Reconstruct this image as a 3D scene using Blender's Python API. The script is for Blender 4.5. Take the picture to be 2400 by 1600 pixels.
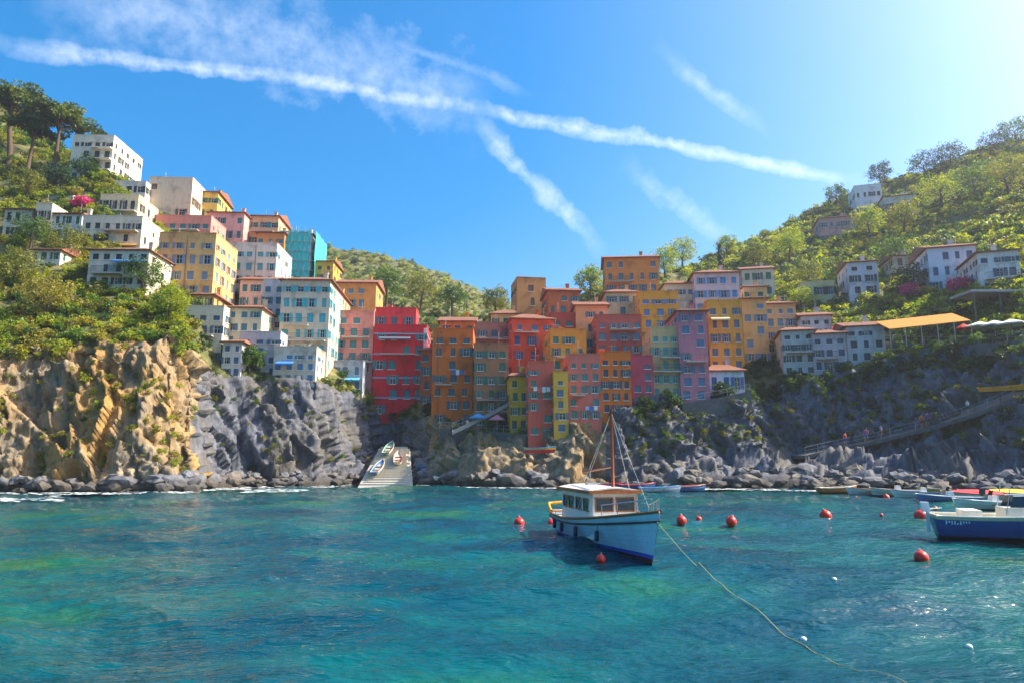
import bpy, bmesh, math, random
import numpy as np
from mathutils import Vector, Matrix, noise
random.seed(7); np.random.seed(7)
R = math.radians
S = bpy.context.scene
COL = S.collection
for o in list(bpy.data.objects): bpy.data.objects.remove(o)

# ---------------------------------------------------------------- camera
F = 1600.0; CAMH = 3.5; HORI = 1075.0
PITCH = math.atan((HORI-800)/F); CP, SP = math.cos(PITCH), math.sin(PITCH)
cam = bpy.data.cameras.new('camera'); co = bpy.data.objects.new('camera', cam); COL.objects.link(co)
cam.sensor_width = 36; cam.lens = 24; cam.clip_start = .1; cam.clip_end = 6000
co.location = (0, 0, CAMH); co.rotation_euler = (math.pi/2+PITCH, 0, 0); S.camera = co
# ---------------------------------------------------------------- sky and sun
SUN_AZ, SUN_EL = R(84), R(43)           # to the right of the view direction, high
SUNV = Vector((math.sin(SUN_AZ)*math.cos(SUN_EL), math.cos(SUN_AZ)*math.cos(SUN_EL), math.sin(SUN_EL)))
W = bpy.data.worlds.new('World'); S.world = W; W.use_nodes = True
S.cycles.max_bounces = 6; S.cycles.diffuse_bounces = 3; S.cycles.glossy_bounces = 2; S.cycles.transmission_bounces = 2; S.cycles.volume_bounces = 0
S.view_settings.view_transform = 'Standard'; S.view_settings.look = 'None'
S.view_settings.exposure = 1.15; S.view_settings.gamma = 1.0
HAZE = 0.00024; SKY_STRENGTH = 0.13; SUN_STRENGTH = 4.6
sl = bpy.data.lights.new('sun', 'SUN'); sl.energy = SUN_STRENGTH; sl.angle = R(.55); sl.color = (1, .93, .80)
so = bpy.data.objects.new('sun', sl); COL.objects.link(so); so.rotation_euler = (-SUNV).to_track_quat('-Z', 'Y').to_euler()

def ray(px, py):
    a = (px-1200)/F; b = (800-py)/F
    return Vector((a, CP - b*SP, SP + b*CP))
def P(px, py, Y):                        # the point of the place seen at a pixel at distance Y
    d = ray(px, py); k = Y/d.y
    return Vector((d.x*k, Y, CAMH + d.z*k))
def onwater(px, py, z=0.0):
    d = ray(px, py); k = (z-CAMH)/d.z
    return Vector((d.x*k, d.y*k, z))

def build_sky():
    nt = W.node_tree; N = nt.nodes; L = nt.links; N.clear()
    out = N.new('ShaderNodeOutputWorld'); bg = N.new('ShaderNodeBackground'); bg.inputs[1].default_value = SKY_STRENGTH
    sky = N.new('ShaderNodeTexSky'); sky.sky_type = 'NISHITA'; sky.sun_disc = False
    sky.sun_elevation = SUN_EL; sky.sun_rotation = SUN_AZ; sky.air_density = 1.0; sky.dust_density = 3.8; sky.ozone_density = 3.0
    hs = N.new('ShaderNodeHueSaturation'); hs.inputs['Hue'].default_value = .494; hs.inputs['Saturation'].default_value = 1.75; hs.inputs['Value'].default_value = 1.0
    L.new(sky.outputs[0], hs.inputs['Color'])
    tc = N.new('ShaderNodeTexCoord')
    wn = N.new('ShaderNodeTexNoise'); wn.inputs['Scale'].default_value = 5; wn.inputs['Detail'].default_value = 6
    L.new(tc.outputs['Generated'], wn.inputs['Vector'])
    sb = N.new('ShaderNodeVectorMath'); sb.operation = 'SUBTRACT'; sb.inputs[1].default_value = (.5, .5, .5); L.new(wn.outputs['Color'], sb.inputs[0])
    sc = N.new('ShaderNodeVectorMath'); sc.operation = 'SCALE'; sc.inputs['Scale'].default_value = .035; L.new(sb.outputs[0], sc.inputs[0])
    ad = N.new('ShaderNodeVectorMath'); ad.operation = 'ADD'; L.new(tc.outputs['Generated'], ad.inputs[0]); L.new(sc.outputs[0], ad.inputs[1])
    nrm = N.new('ShaderNodeVectorMath'); nrm.operation = 'NORMALIZE'; L.new(ad.outputs[0], nrm.inputs[0])
    fine = N.new('ShaderNodeTexNoise'); fine.inputs['Scale'].default_value = 34; fine.inputs['Detail'].default_value = 8; fine.inputs['Roughness'].default_value = .68
    L.new(tc.outputs['Generated'], fine.inputs['Vector'])
    def m(op, a, b=None, clamp=False):
        n = N.new('ShaderNodeMath'); n.operation = op; n.use_clamp = clamp
        for i, v in enumerate((a, b)):
            if v is None: continue
            if isinstance(v, (int, float)): n.inputs[i].default_value = v
            else: L.new(v, n.inputs[i])
        return n.outputs[0]
    def dot(v):
        n = N.new('ShaderNodeVectorMath'); n.operation = 'DOT_PRODUCT'; L.new(nrm.outputs[0], n.inputs[0]); n.inputs[1].default_value = v
        return n.outputs['Value']
    wid = N.new('ShaderNodeTexNoise'); wid.inputs['Scale'].default_value = 17; wid.inputs['Detail'].default_value = 7; wid.inputs['Roughness'].default_value = .62; L.new(tc.outputs['Generated'], wid.inputs['Vector'])
    wmod = m('MULTIPLY_ADD', wid.outputs[0], 2.6); wmod.node.inputs[2].default_value = -.45
    total = None
    # trails of aircraft: each a band along a great circle of the sky dome
    trails = [((0, 92), (1150, 262), .0115, .5, 1.4, .25), ((1100, 252), (1990, 428), .0105, .52, .3, 1.0),
              ((1120, 285), (1400, 570), .015, .46, .12, .35), ((100, -60), (1120, 250), .06, .26, .4, .25),
              ((880, 80), (1240, 215), .010, .22, .15, .15), ((1480, 400), (1720, 590), .02, .25, .15, .12), ((1560, 130), (1780, 300), .010, .25, .1, .1)]
    for (a, b, w, amt, e0, e1) in trails:
        A = ray(*a).normalized(); B = ray(*b).normalized(); n = A.cross(B).normalized(); mid = (A+B).normalized(); al = n.cross(mid).normalized()
        half = math.acos(max(-1, min(1, A.dot(B))))/2
        d = m('ABSOLUTE', dot(n))
        band = m('SUBTRACT', 1.0, m('DIVIDE', d, m('MULTIPLY', m('MAXIMUM', wmod, .12), w*1.25)), True)
        band = m('POWER', band, .75)
        u = dot(al)                                   # along the band
        s0 = m('MULTIPLY', m('ADD', u, math.sin(half)+.02), 12.0, True)
        s1 = m('MULTIPLY', m('SUBTRACT', math.sin(half)+.02, u), 12.0, True)
        fwd = m('GREATER_THAN', dot(mid), 0.0)
        v = m('MULTIPLY', m('MULTIPLY', band, m('MULTIPLY', s0, s1)), m('MULTIPLY', fwd, amt))
        total = v if total is None else m('MAXIMUM', total, v)
    fr = N.new('ShaderNodeMapRange'); fr.inputs[1].default_value = .3; fr.inputs[2].default_value = .66; fr.inputs[3].default_value = .18; fr.inputs[4].default_value = 1.0; L.new(fine.outputs[0], fr.inputs[0])
    total = m('MULTIPLY', total, fr.outputs[0], True)
    mix = N.new('ShaderNodeMix'); mix.data_type = 'RGBA'
    L.new(total, mix.inputs[0]); L.new(hs.outputs[0], mix.inputs[6]); mix.inputs[7].default_value = (5.6, 5.9, 6.4, 1)
    L.new(mix.outputs[2], bg.inputs[0]); L.new(bg.outputs[0], out.inputs[0])
build_sky()

# ---------------------------------------------------------------- material helpers
def lin(h):
    if isinstance(h, str):
        h = [int(h[i:i+2], 16)/255 for i in (0, 2, 4)]
    return tuple((c/12.92 if c <= .04045 else ((c+.055)/1.055)**2.4) for c in h)+(1,)
MATS = {}
def newmat(name):
    m = bpy.data.materials.new(name); m.use_nodes = True; nt = m.node_tree
    return m, nt, nt.nodes, nt.links, nt.nodes['Principled BSDF']
def noise_node(nt, scale, detail=4, rough=.6, stretch=None, coord='Object'):
    tc = nt.nodes.new('ShaderNodeTexCoord'); n = nt.nodes.new('ShaderNodeTexNoise')
    n.inputs['Scale'].default_value = scale; n.inputs['Detail'].default_value = detail; n.inputs['Roughness'].default_value = rough
    if stretch:
        mp = nt.nodes.new('ShaderNodeMapping'); mp.inputs['Scale'].default_value = stretch[:3]
        if len(stretch) > 3: mp.inputs['Rotation'].default_value = stretch[3]
        nt.links.new(tc.outputs[coord], mp.inputs[0]); nt.links.new(mp.outputs[0], n.inputs['Vector'])
    else: nt.links.new(tc.outputs[coord], n.inputs['Vector'])
    return n
def ramp(nt, src, stops):
    r = nt.nodes.new('ShaderNodeValToRGB'); e = r.color_ramp.elements
    while len(e) < len(stops): e.new(.5)
    for i, (p, c) in enumerate(stops): e[i].position = p; e[i].color = c
    nt.links.new(src, r.inputs[0]); return r
def mixc(nt, fac, a, b, mode='MIX'):
    m = nt.nodes.new('ShaderNodeMix'); m.data_type = 'RGBA'; m.blend_type = mode
    for i, v in ((0, fac), (6, a), (7, b)):
        if hasattr(v, 'links'): nt.links.new(v, m.inputs[i])
        else: m.inputs[i].default_value = v
    return m.outputs[2]
def bump(nt, src, b, strength, dist=.05):
    n = nt.nodes.new('ShaderNodeBump'); n.inputs['Strength'].default_value = strength; n.inputs['Distance'].default_value = dist
    nt.links.new(src, n.inputs['Height']); nt.links.new(n.outputs[0], b.inputs['Normal'])
def plain(name, col, rough=.6, var=.12, scale=3, metal=0.0):
    if name in MATS: return MATS[name]
    m, nt, N, L, b = newmat(name); c = lin(col)
    n = noise_node(nt, scale, 5, .65)
    r = ramp(nt, n.outputs[0], [(.3, tuple(x*(1-var) for x in c[:3])+(1,)), (.7, tuple(min(1, x*(1+var)) for x in c[:3])+(1,))])
    L.new(r.outputs[0], b.inputs['Base Color']); b.inputs['Roughness'].default_value = rough; b.inputs['Metallic'].default_value = metal
    MATS[name] = m; return m
def stucco(col):                          # painted lime render, weathered
    key = 'stucco_'+col
    if key in MATS: return MATS[key]
    m, nt, N, L, b = newmat(key); c = lin(col)
    n1 = noise_node(nt, .35, 6, .6); n2 = noise_node(nt, 2.2, 8, .72, (1, 1, .16)); n3 = noise_node(nt, 9, 4, .6)
    pale = tuple(min(.9, x*1.12+.03) for x in c[:3])+(1,); dark = tuple(x*.55 for x in c[:3])+(1,)
    r1 = ramp(nt, n1.outputs[0], [(.32, dark[:3]+(1,)), (.47, c), (.62, c), (.78, pale)])
    r2 = ramp(nt, n2.outputs[0], [(.28, (.55, .52, .5, 1)), (.52, (1, 1, 1, 1))])
    n5 = noise_node(nt, .8, 7, .7, (1, 1, .8)); pk = ramp(nt, n5.outputs[0], [(.60, (0, 0, 0, 1)), (.66, (1, 1, 1, 1))]); g = (c[0]*.5+.16, c[1]*.5+.14, c[2]*.5+.12, 1)
    cc = mixc(nt, .62, r1.outputs[0], r2.outputs[0], 'MULTIPLY'); mm_ = N.new('ShaderNodeMath'); mm_.operation = 'MULTIPLY'; L.new(pk.outputs[0], mm_.inputs[0]); mm_.inputs[1].default_value = .55
    L.new(mixc(nt, mm_.outputs[0], cc, g), b.inputs['Base Color']); b.inputs['Roughness'].default_value = .88
    bump(nt, n3.outputs[0], b, .25, .03); MATS[key] = m; return m
def glassmat():
    if 'glass' in MATS: return MATS['glass']
    m, nt, N, L, b = newmat('window_glass'); b.inputs['Base Color'].default_value = (.02, .025, .03, 1); b.inputs['Roughness'].default_value = .06; b.inputs['Specular IOR Level'].default_value = .6
    n = noise_node(nt, 1.5, 2); bump(nt, n.outputs[0], b, .04, .02)
    MATS['glass'] = m; return m
def shuttermat(col):
    key = 'shutter_'+col
    if key in MATS: return MATS[key]
    m, nt, N, L, b = newmat(key); c = lin(col)
    tc = N.new('ShaderNodeTexCoord'); w = N.new('ShaderNodeTexWave'); w.bands_direction = 'Z'; w.inputs['Scale'].default_value = 3.2; w.inputs['Distortion'].default_value = .2
    L.new(tc.outputs['Object'], w.inputs['Vector'])
    n = noise_node(nt, 1.3, 5)
    r = ramp(nt, n.outputs[0], [(.3, tuple(x*.7 for x in c[:3])+(1,)), (.7, tuple(min(1, x*1.2) for x in c[:3])+(1,))])
    L.new(r.outputs[0], b.inputs['Base Color']); b.inputs['Roughness'].default_value = .55; bump(nt, w.outputs[0], b, .7, .03)
    MATS[key] = m; return m
def rooftile():
    if 'tile' in MATS: return MATS['tile']
    m, nt, N, L, b = newmat('terracotta_tile'); n = noise_node(nt, 4, 6, .7)
    r = ramp(nt, n.outputs[0], [(.3, lin('5e3a2a')), (.5, lin('8a5840')), (.7, lin('a4775a'))])
    tc = N.new('ShaderNodeTexCoord'); w = N.new('ShaderNodeTexWave'); w.inputs['Scale'].default_value = 1.6; w.bands_direction = 'X'; L.new(tc.outputs['Object'], w.inputs['Vector'])
    L.new(r.outputs[0], b.inputs['Base Color']); b.inputs['Roughness'].default_value = .85; bump(nt, w.outputs[0], b, .8, .08)
    MATS['tile'] = m; return m
def leafmat(name, a, bb, trans=.45):
    m, nt, N, L, b = newmat(name); n = noise_node(nt, .22, 2, .6, coord='Object'); n2 = noise_node(nt, 2.5, 1)
    r = ramp(nt, n.outputs[0], [(.34, lin(a)), (.62, lin(bb))]); r2 = ramp(nt, n2.outputs[0], [(.3, (.6, .6, .6, 1)), (.7, (1.25, 1.25, 1.1, 1))])
    c = mixc(nt, 1.0, r.outputs[0], r2.outputs[0], 'MULTIPLY')
    L.new(c, b.inputs['Base Color']); b.inputs['Roughness'].default_value = .55
    t = N.new('ShaderNodeBsdfTranslucent'); L.new(mixc(nt, 1.0, c, (1.5, 1.35, .45, 1), 'MULTIPLY'), t.inputs[0])
    mx = N.new('ShaderNodeMixShader'); mx.inputs[0].default_value = trans; L.new(b.outputs[0], mx.inputs[1]); L.new(t.outputs[0], mx.inputs[2]); L.new(mx.outputs[0], N['Material Output'].inputs[0])
    return m

# ---------------------------------------------------------------- object helpers
def link(name, me, mat=None, parent=None):
    o = bpy.data.objects.new(name, me); COL.objects.link(o)
    if mat is not None and me is not None:
        for k in (mat if isinstance(mat, (list, tuple)) else [mat]): me.materials.append(k)
    if parent: o.parent = parent
    return o
def empty(name, loc=(0, 0, 0), rz=0):
    o = bpy.data.objects.new(name, None); COL.objects.link(o); o.location = loc; o.rotation_euler = (0, 0, rz); o.empty_display_size = .3
    return o
def tag(o, label, cat, group=None):
    o['label'] = label; o['category'] = cat
    if group: o['group'] = group
    return o
def kind(o, k): o['kind'] = k; return o
def copy_tree(o, parent=None):
    c = o.copy(); COL.objects.link(c); c.parent = parent
    for ch in o.children: copy_tree(ch, c)
    return c
def npmesh(name, V, Fc, smooth=False, mi=None):
    V = np.asarray(V, dtype=np.float32); Fc = np.asarray(Fc, dtype=np.int32); k = Fc.shape[1]
    me = bpy.data.meshes.new(name); me.vertices.add(len(V)); me.vertices.foreach_set('co', V.ravel())
    me.loops.add(Fc.size); me.loops.foreach_set('vertex_index', Fc.ravel())
    me.polygons.add(len(Fc)); me.polygons.foreach_set('loop_start', np.arange(0, Fc.size, k, dtype=np.int32)); me.polygons.foreach_set('loop_total', np.full(len(Fc), k, dtype=np.int32))
    if smooth: me.polygons.foreach_set('use_smooth', np.ones(len(Fc), dtype=bool))
    if mi is not None: me.polygons.foreach_set('material_index', np.asarray(mi, dtype=np.int32))
    me.update(calc_edges=True); return me
class MB:
    def __init__(s): s.v = []; s.f = []; s.m = []
    def quad(s, a, b, c, d, m=0):
        i = len(s.v); s.v += [tuple(a), tuple(b), tuple(c), tuple(d)]; s.f.append((i, i+1, i+2, i+3)); s.m.append(m)
    def tri(s, a, b, c, m=0):
        i = len(s.v); s.v += [tuple(a), tuple(b), tuple(c)]; s.f.append((i, i+1, i+2)); s.m.append(m)
    def hexa(s, p, m=0):                  # p: 4 bottom, 4 top
        i = len(s.v); s.v += [tuple(x) for x in p]
        for q in ((3, 2, 1, 0), (4, 5, 6, 7), (0, 1, 5, 4), (1, 2, 6, 5), (2, 3, 7, 6), (3, 0, 4, 7)):
            s.f.append(tuple(i+k for k in q)); s.m.append(m)
    def box(s, x0, x1, y0, y1, z0, z1, m=0):
        s.hexa([(x0, y0, z0), (x1, y0, z0), (x1, y1, z0), (x0, y1, z0), (x0, y0, z1), (x1, y0, z1), (x1, y1, z1), (x0, y1, z1)], m)
    def tube(s, pts, r, n=6, m=0, cap=True):
        pts = [Vector(p) for p in pts]; rr = r if isinstance(r, (list, tuple)) else [r]*len(pts); i0 = len(s.v)
        for k, p in enumerate(pts):
            d = (pts[min(k+1, len(pts)-1)]-pts[max(k-1, 0)]).normalized()
            a = d.cross(Vector((0, 0, 1)) if abs(d.z) < .9 else Vector((1, 0, 0))).normalized(); b = d.cross(a)
            for j in range(n):
                t = 2*math.pi*j/n; s.v.append(tuple(p+(a*math.cos(t)+b*math.sin(t))*rr[k]))
        for k in range(len(pts)-1):
            for j in range(n):
                a = i0+k*n+j; b = i0+k*n+(j+1) % n; s.f.append((a, b, b+n, a+n)); s.m.append(m)
        if cap:
            s.f.append(tuple(i0+j for j in range(n))); s.m.append(m); e = i0+(len(pts)-1)*n; s.f.append(tuple(e+n-1-j for j in range(n))); s.m.append(m)
    def mesh(s, name, smooth=False):
        me = bpy.data.meshes.new(name); me.from_pydata(s.v, [], s.f); me.polygons.foreach_set('material_index', s.m)
        if smooth: me.polygons.foreach_set('use_smooth', [True]*len(s.f))
        me.update(); return me
    def build(s, name, mat, parent=None, smooth=False): return link(name, s.mesh(name, smooth), mat, parent)

# ---------------------------------------------------------------- the lie of the land
KEYS = [  # px: waterline, toe, cliff top, slopes ... skyline, each (py, distance)
 (-500, (1160,68),(1100,70),(860,74),(750,84),(600,100),(420,123),(100,185)),
 (-200, (1156,70),(1100,72),(850,76),(740,86),(600,102),(430,125),(160,180)),
 (0,   (1152,73),(1100,75),(835,80),(720,92),(575,110),(455,128),(225,172)),
 (110, (1151,74),(1100,76),(815,82),(710,93),(570,112),(450,128),(325,158)),
 (250, (1150,75),(1100,77),(800,84),(690,96),(570,112),(460,126),(410,136)),
 (400, (1149,76),(1095,78),(795,85),(725,97),(620,115),(560,126),(500,140)),
 (460, (1147,78),(1090,80),(835,87),(745,99),(660,115),(590,128),(540,140)),
 (500, (1142,83),(1100,88),(885,93),(790,101),(690,116),(610,130),(560,142)),
 (600, (1138,89),(1105,92),(890,97),(820,106),(720,120),(640,134),(590,145)),
 (740, (1136,92),(1100,95),(893,99),(850,106),(760,122),(690,138),(640,150)),
 (840, (1133,97),(1090,104),(935,109),(885,113),(790,128),(720,145),(680,158)),
 (900, (1128,106),(1060,112),(985,114),(905,119),(805,132),(730,150),(695,165)),
 (1000,(1134,95),(1105,100),(985,109),(925,114),(815,132),(755,152),(725,168)),
 (1120,(1138,89),(1050,92),(1015,102),(965,110),(840,130),(775,152),(745,170)),
 (1200,(1139,88),(1080,91),(1015,98),(955,106),(840,126),(775,145),(745,165)),
 (1280,(1140,87),(1100,90),(1005,94),(945,102),(835,120),(760,140),(720,160)),
 (1360,(1140,87),(1100,90),(965,95),(925,101),(815,120),(735,140),(690,160)),
 (1450,(1140,87),(1095,90),(960,95),(905,102),(790,122),(700,145),(650,165)),
 (1600,(1142,85),(1090,90),(930,96),(870,105),(755,128),(690,150),(635,185)),
 (1700,(1143,84),(1075,91),(912,97),(850,106),(745,130),(670,160),(592,210)),
 (1800,(1144,83),(1060,92),(900,98),(830,108),(730,135),(645,170),(550,225)),
 (1900,(1146,80),(1055,91),(885,97),(815,106),(715,135),(605,180),(498,235)),
 (2000,(1148,78),(1050,89),(868,96),(805,104),(705,130),(590,175),(455,235)),
 (2100,(1150,75),(1060,86),(842,94),(795,101),(695,122),(565,170),(422,230)),
 (2200,(1153,71),(1070,81),(828,91),(795,97),(695,112),(545,165),(392,225)),
 (2300,(1158,67),(1085,76),(818,87),(785,93),(685,104),(515,155),(352,225)),
 (2400,(1164,63),(1095,71),(808,83),(775,89),(665,98),(485,150),(328,225)),
 (2700,(1180,53),(1110,60),(795,75),(760,82),(645,92),(420,140),(240,220)),
 (3000,(1195,46),(1120,52),(785,68),(750,76),(630,88),(380,132),(120,215))]
KX = np.array([k[0] for k in KEYS], float); KPY = np.array([[p[0] for p in k[1:]] for k in KEYS], float); KD = np.array([[p[1] for p in k[1:]] for k in KEYS], float)
def keys_at(px):
    return np.array([np.interp(px, KX, KPY[:, j]) for j in range(7)]), np.array([np.interp(px, KX, KD[:, j]) for j in range(7)])
def depth_at(px, py):
    a, d = keys_at(px); return float(np.interp(-py, -a, d))
def ground(px, py): return P(px, py, depth_at(px, py))

def rockmat(name, cols, rust=None):
    m, nt, N, L, b = newmat(name)
    n1 = noise_node(nt, .12, 4, .62, (1, 1, .35, (0, R(18), 0))); n2 = noise_node(nt, .9, 6, .72, (1.4, 1.4, .22, (0, R(18), 0))); n3 = noise_node(nt, .05, 5, .6)
    r1 = ramp(nt, n2.outputs[0], [(.25, lin(cols[0])), (.45, lin(cols[1])), (.6, lin(cols[2])), (.8, lin(cols[3]))])
    c = r1.outputs[0]
    if rust:
        mk = ramp(nt, n1.outputs[0], [(.45, (0, 0, 0, 1)), (.64, (1, 1, 1, 1))])
        n4 = noise_node(nt, 1.4, 4, .7, (1.4, 1.4, .5)); r4 = ramp(nt, n4.outputs[0], [(.3, lin(rust[0])), (.65, lin(rust[1]))])
        c = mixc(nt, mk.outputs[0], c, r4.outputs[0])
    # wet dark band near the sea
    geo = N.new('ShaderNodeNewGeometry'); sp = N.new('ShaderNodeSeparateXYZ'); L.new(geo.outputs['Position'], sp.inputs[0])
    ad = N.new('ShaderNodeMath'); ad.operation = 'MULTIPLY_ADD'; L.new(n2.outputs[0], ad.inputs[0]); ad.inputs[1].default_value = -2.2; L.new(sp.outputs[2], ad.inputs[2])
    wet = N.new('ShaderNodeMapRange'); wet.inputs[1].default_value = -.9; wet.inputs[2].default_value = .5; L.new(ad.outputs[0], wet.inputs[0])
    L.new(mixc(nt, wet.outputs[0], (.035, .026, .016, 1), c), b.inputs['Base Color']); b.inputs['Roughness'].default_value = .85
    v = N.new('ShaderNodeTexVoronoi'); v.feature = 'DISTANCE_TO_EDGE'; v.inputs['Scale'].default_value = .8
    tc = N.new('ShaderNodeTexCoord'); mp = N.new('ShaderNodeMapping'); mp.inputs['Scale'].default_value = (1.2, 1.2, .45); mp.inputs['Rotation'].default_value = (0, R(18), 0)
    L.new(tc.outputs['Object'], mp.inputs[0]); L.new(mp.outputs[0], v.inputs['Vector'])
    hh = N.new('ShaderNodeMath'); hh.operation = 'MULTIPLY_ADD'; L.new(n2.outputs[0], hh.inputs[0]); hh.inputs[1].default_value = 1.2
    mn = N.new('ShaderNodeMath'); mn.operation = 'MINIMUM'; L.new(v.outputs[0], mn.inputs[0]); mn.inputs[1].default_value = .12; L.new(mn.outputs[0], hh.inputs[2])
    bump(nt, hh.outputs[0], b, .6, .22)
    return m
ROCK_WARM = rockmat('warm_rock', ['3a332a', '6f6250', '96866a', 'b8a684'], ['7a5826', 'b28a48'])
ROCK_GREY = rockmat('shaded_grey_rock', ['24262c', '484a52', '64666e', '7e7f87'], ['4a463e', '6e665a'])  # grey rock; dark bluish tones also hold the shade on inner and right cliffs
ROCK_MID = rockmat('brown_grey_rock', ['3a342b', '766a56', '9c8d70', 'b8a888'], ['6e5430', 'a07e4c'])
def soilmat():
    m, nt, N, L, b = newmat('hillside_soil'); n = noise_node(nt, .5, 8, .7); r = ramp(nt, n.outputs[0], [(.3, lin('3a4020')), (.5, lin('5b5c30')), (.7, lin('8a7a4c'))])
    L.new(r.outputs[0], b.inputs['Base Color']); b.inputs['Roughness'].default_value = .95; n2 = noise_node(nt, 1.6, 6); bump(nt, n2.outputs[0], b, .8, .4); return m
SOIL = soilmat()

def facet(v):                             # one broken plane per cell
    d_, pt_ = noise.voronoi(v); c = pt_[0]; r = noise.cell_vector(c*7.31+Vector((3.3, 1.7, 9.1)))-Vector((.5, .5, .5))
    return r.x+(v-c).dot(r)*1.5
def terrain():
    global TCOLS
    cols = TCOLS = np.arange(-500, 3001, 5.0); NR = 215
    V = np.zeros((len(cols), NR+3, 3)); kk = np.zeros((len(cols), NR+3))
    tkey = np.linspace(0, 6, NR)
    # spend rows on the cliff, in proportion to pixels
    wts = np.array([60, 260, 100, 110, 90, 110.]); cum = np.concatenate([[0], np.cumsum(wts)]); tkey = np.interp(np.linspace(0, cum[-1], NR), cum, np.arange(7))
    for i, px in enumerate(cols):
        a, d = keys_at(px); pts = [P(px, a[j], d[j]) for j in range(7)]
        pts[0].z = -.05
        pa = np.array([[p.x, p.y, p.z] for p in pts]); row = np.array([[np.interp(t, range(7), pa[:, c]) for c in range(3)] for t in tkey])
        u0 = Vector((pts[0].x, pts[0].y, 0)); V[i, 1:NR+1] = row; kk[i, 1:NR+1] = tkey
        V[i, 0] = row[0]+np.array([0, -1.5, -3.0]); far = row[-1]
        V[i, NR+1] = far*np.array([1.35, 1.35, 1.0]) - np.array([0, 0, 4]); V[i, NR+2] = far*np.array([2.2, 2.2, .55]); kk[i, NR+1:] = 6
    nc, nr = V.shape[:2]
    dx = np.gradient(V, axis=0); dy = np.gradient(V, axis=1); n = np.cross(dx, dy); n /= np.linalg.norm(n, axis=2, keepdims=True)+1e-9
    rock = np.clip(np.minimum((kk-.15)/.35, (2.25-kk)/.4), 0, 1)
    for i in range(nc):
        for j in range(1, nr-2):
            p = V[i, j]; k = rock[i, j]; x, y, z = p
            xr = x*.95+z*.3                                     # strata lean
            big = noise.fractal(Vector((xr*.09, y*.09, z*.03)), .9, 2.1, 3)
            if k > 0:
                fin = noise.fractal(Vector((xr*.9, y*.9, z*.2)), .6, 2.2, 3); am = 1.0 if TCOLS[i] < 480 else .7
                q = k*am*(big*1.3 + facet(Vector((xr*.24+fin*.05, y*.24, z*.06)))*2.3 + facet(Vector((xr*.62, y*.62+fin*.08, z*.2)))*1.15 + facet(Vector((xr*1.5, y*1.5, z*.7)))*.45 + fin*.12)
            else: q = 0
            q += (1-k)*(big*.9)
            V[i, j] = p + n[i, j]*q*(.25 if j < 3 else 1)
    idx = np.arange(nc*nr).reshape(nc, nr)
    def piece(name, mask, mat, smooth):
        ii, jj = np.where(mask[:-1, :-1]); Fq = np.stack([idx[ii, jj], idx[ii+1, jj], idx[ii+1, jj+1], idx[ii, jj+1]], 1)
        used, inv = np.unique(Fq, return_inverse=True); me = npmesh(name, V.reshape(-1, 3)[used], inv.reshape(-1, 4), smooth)
        return kind(link(name, me, mat), 'structure')
    low = (kk < 2.05); PX = np.repeat(cols[:, None], nr, 1)
    piece('left_headland_cliff', low & (PX < 466), ROCK_WARM, False)
    piece('inner_harbour_cliff', low & (PX >= 466) & (PX < 1010), ROCK_GREY, False)
    piece('central_spur_cliff', low & (PX >= 1010) & (PX < 1420), ROCK_MID, False)
    piece('right_cliff', low & (PX >= 1420), ROCK_GREY, False)
    piece('hillside', ~low, SOIL, True)
    return cols, V, kk
TC, TV, TK = terrain()

def far_hill():
    sk = [(300, 520), (640, 560), (750, 580), (850, 593), (950, 615), (1050, 652), (1130, 690), (1200, 722), (1300, 745), (1400, 735), (1500, 690), (1620, 650), (1900, 640)]
    xs = np.arange(300, 1901, 8.0); rows = 60; V = np.zeros((len(xs), rows, 3))
    for i, px in enumerate(xs):
        yt = np.interp(px, [a for a, b in sk], [b for a, b in sk]); top = P(px, yt, 330)
        for j in range(rows):
            t = j/(rows-3)
            if t <= 1:
                Y = 190+140*t; b = P(px, yt+230*(1-t)**.9, Y); zz = b.z; tn = zz/2.6; zz = (math.floor(tn)+min(1, (tn-math.floor(tn))*3))*2.6   # terraces
                V[i, j] = (b.x, Y, zz+noise.fractal(Vector((b.x*.03, Y*.03, 0)), 1, 2, 3)*1.5*(1-t))
            else: V[i, j] = (top.x*(1+(t-1)*8), 330+(t-1)*2500, top.z-(t-1)*300)
    idx = np.arange(V.shape[0]*rows).reshape(-1, rows); Fq = np.stack([idx[:-1, :-1], idx[1:, :-1], idx[1:, 1:], idx[:-1, 1:]], -1).reshape(-1, 4)
    o = kind(link('terraced_hill', npmesh('terraced_hill', V.reshape(-1, 3), Fq), SOIL), 'structure'); return xs, V
FX, FV = far_hill()

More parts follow.
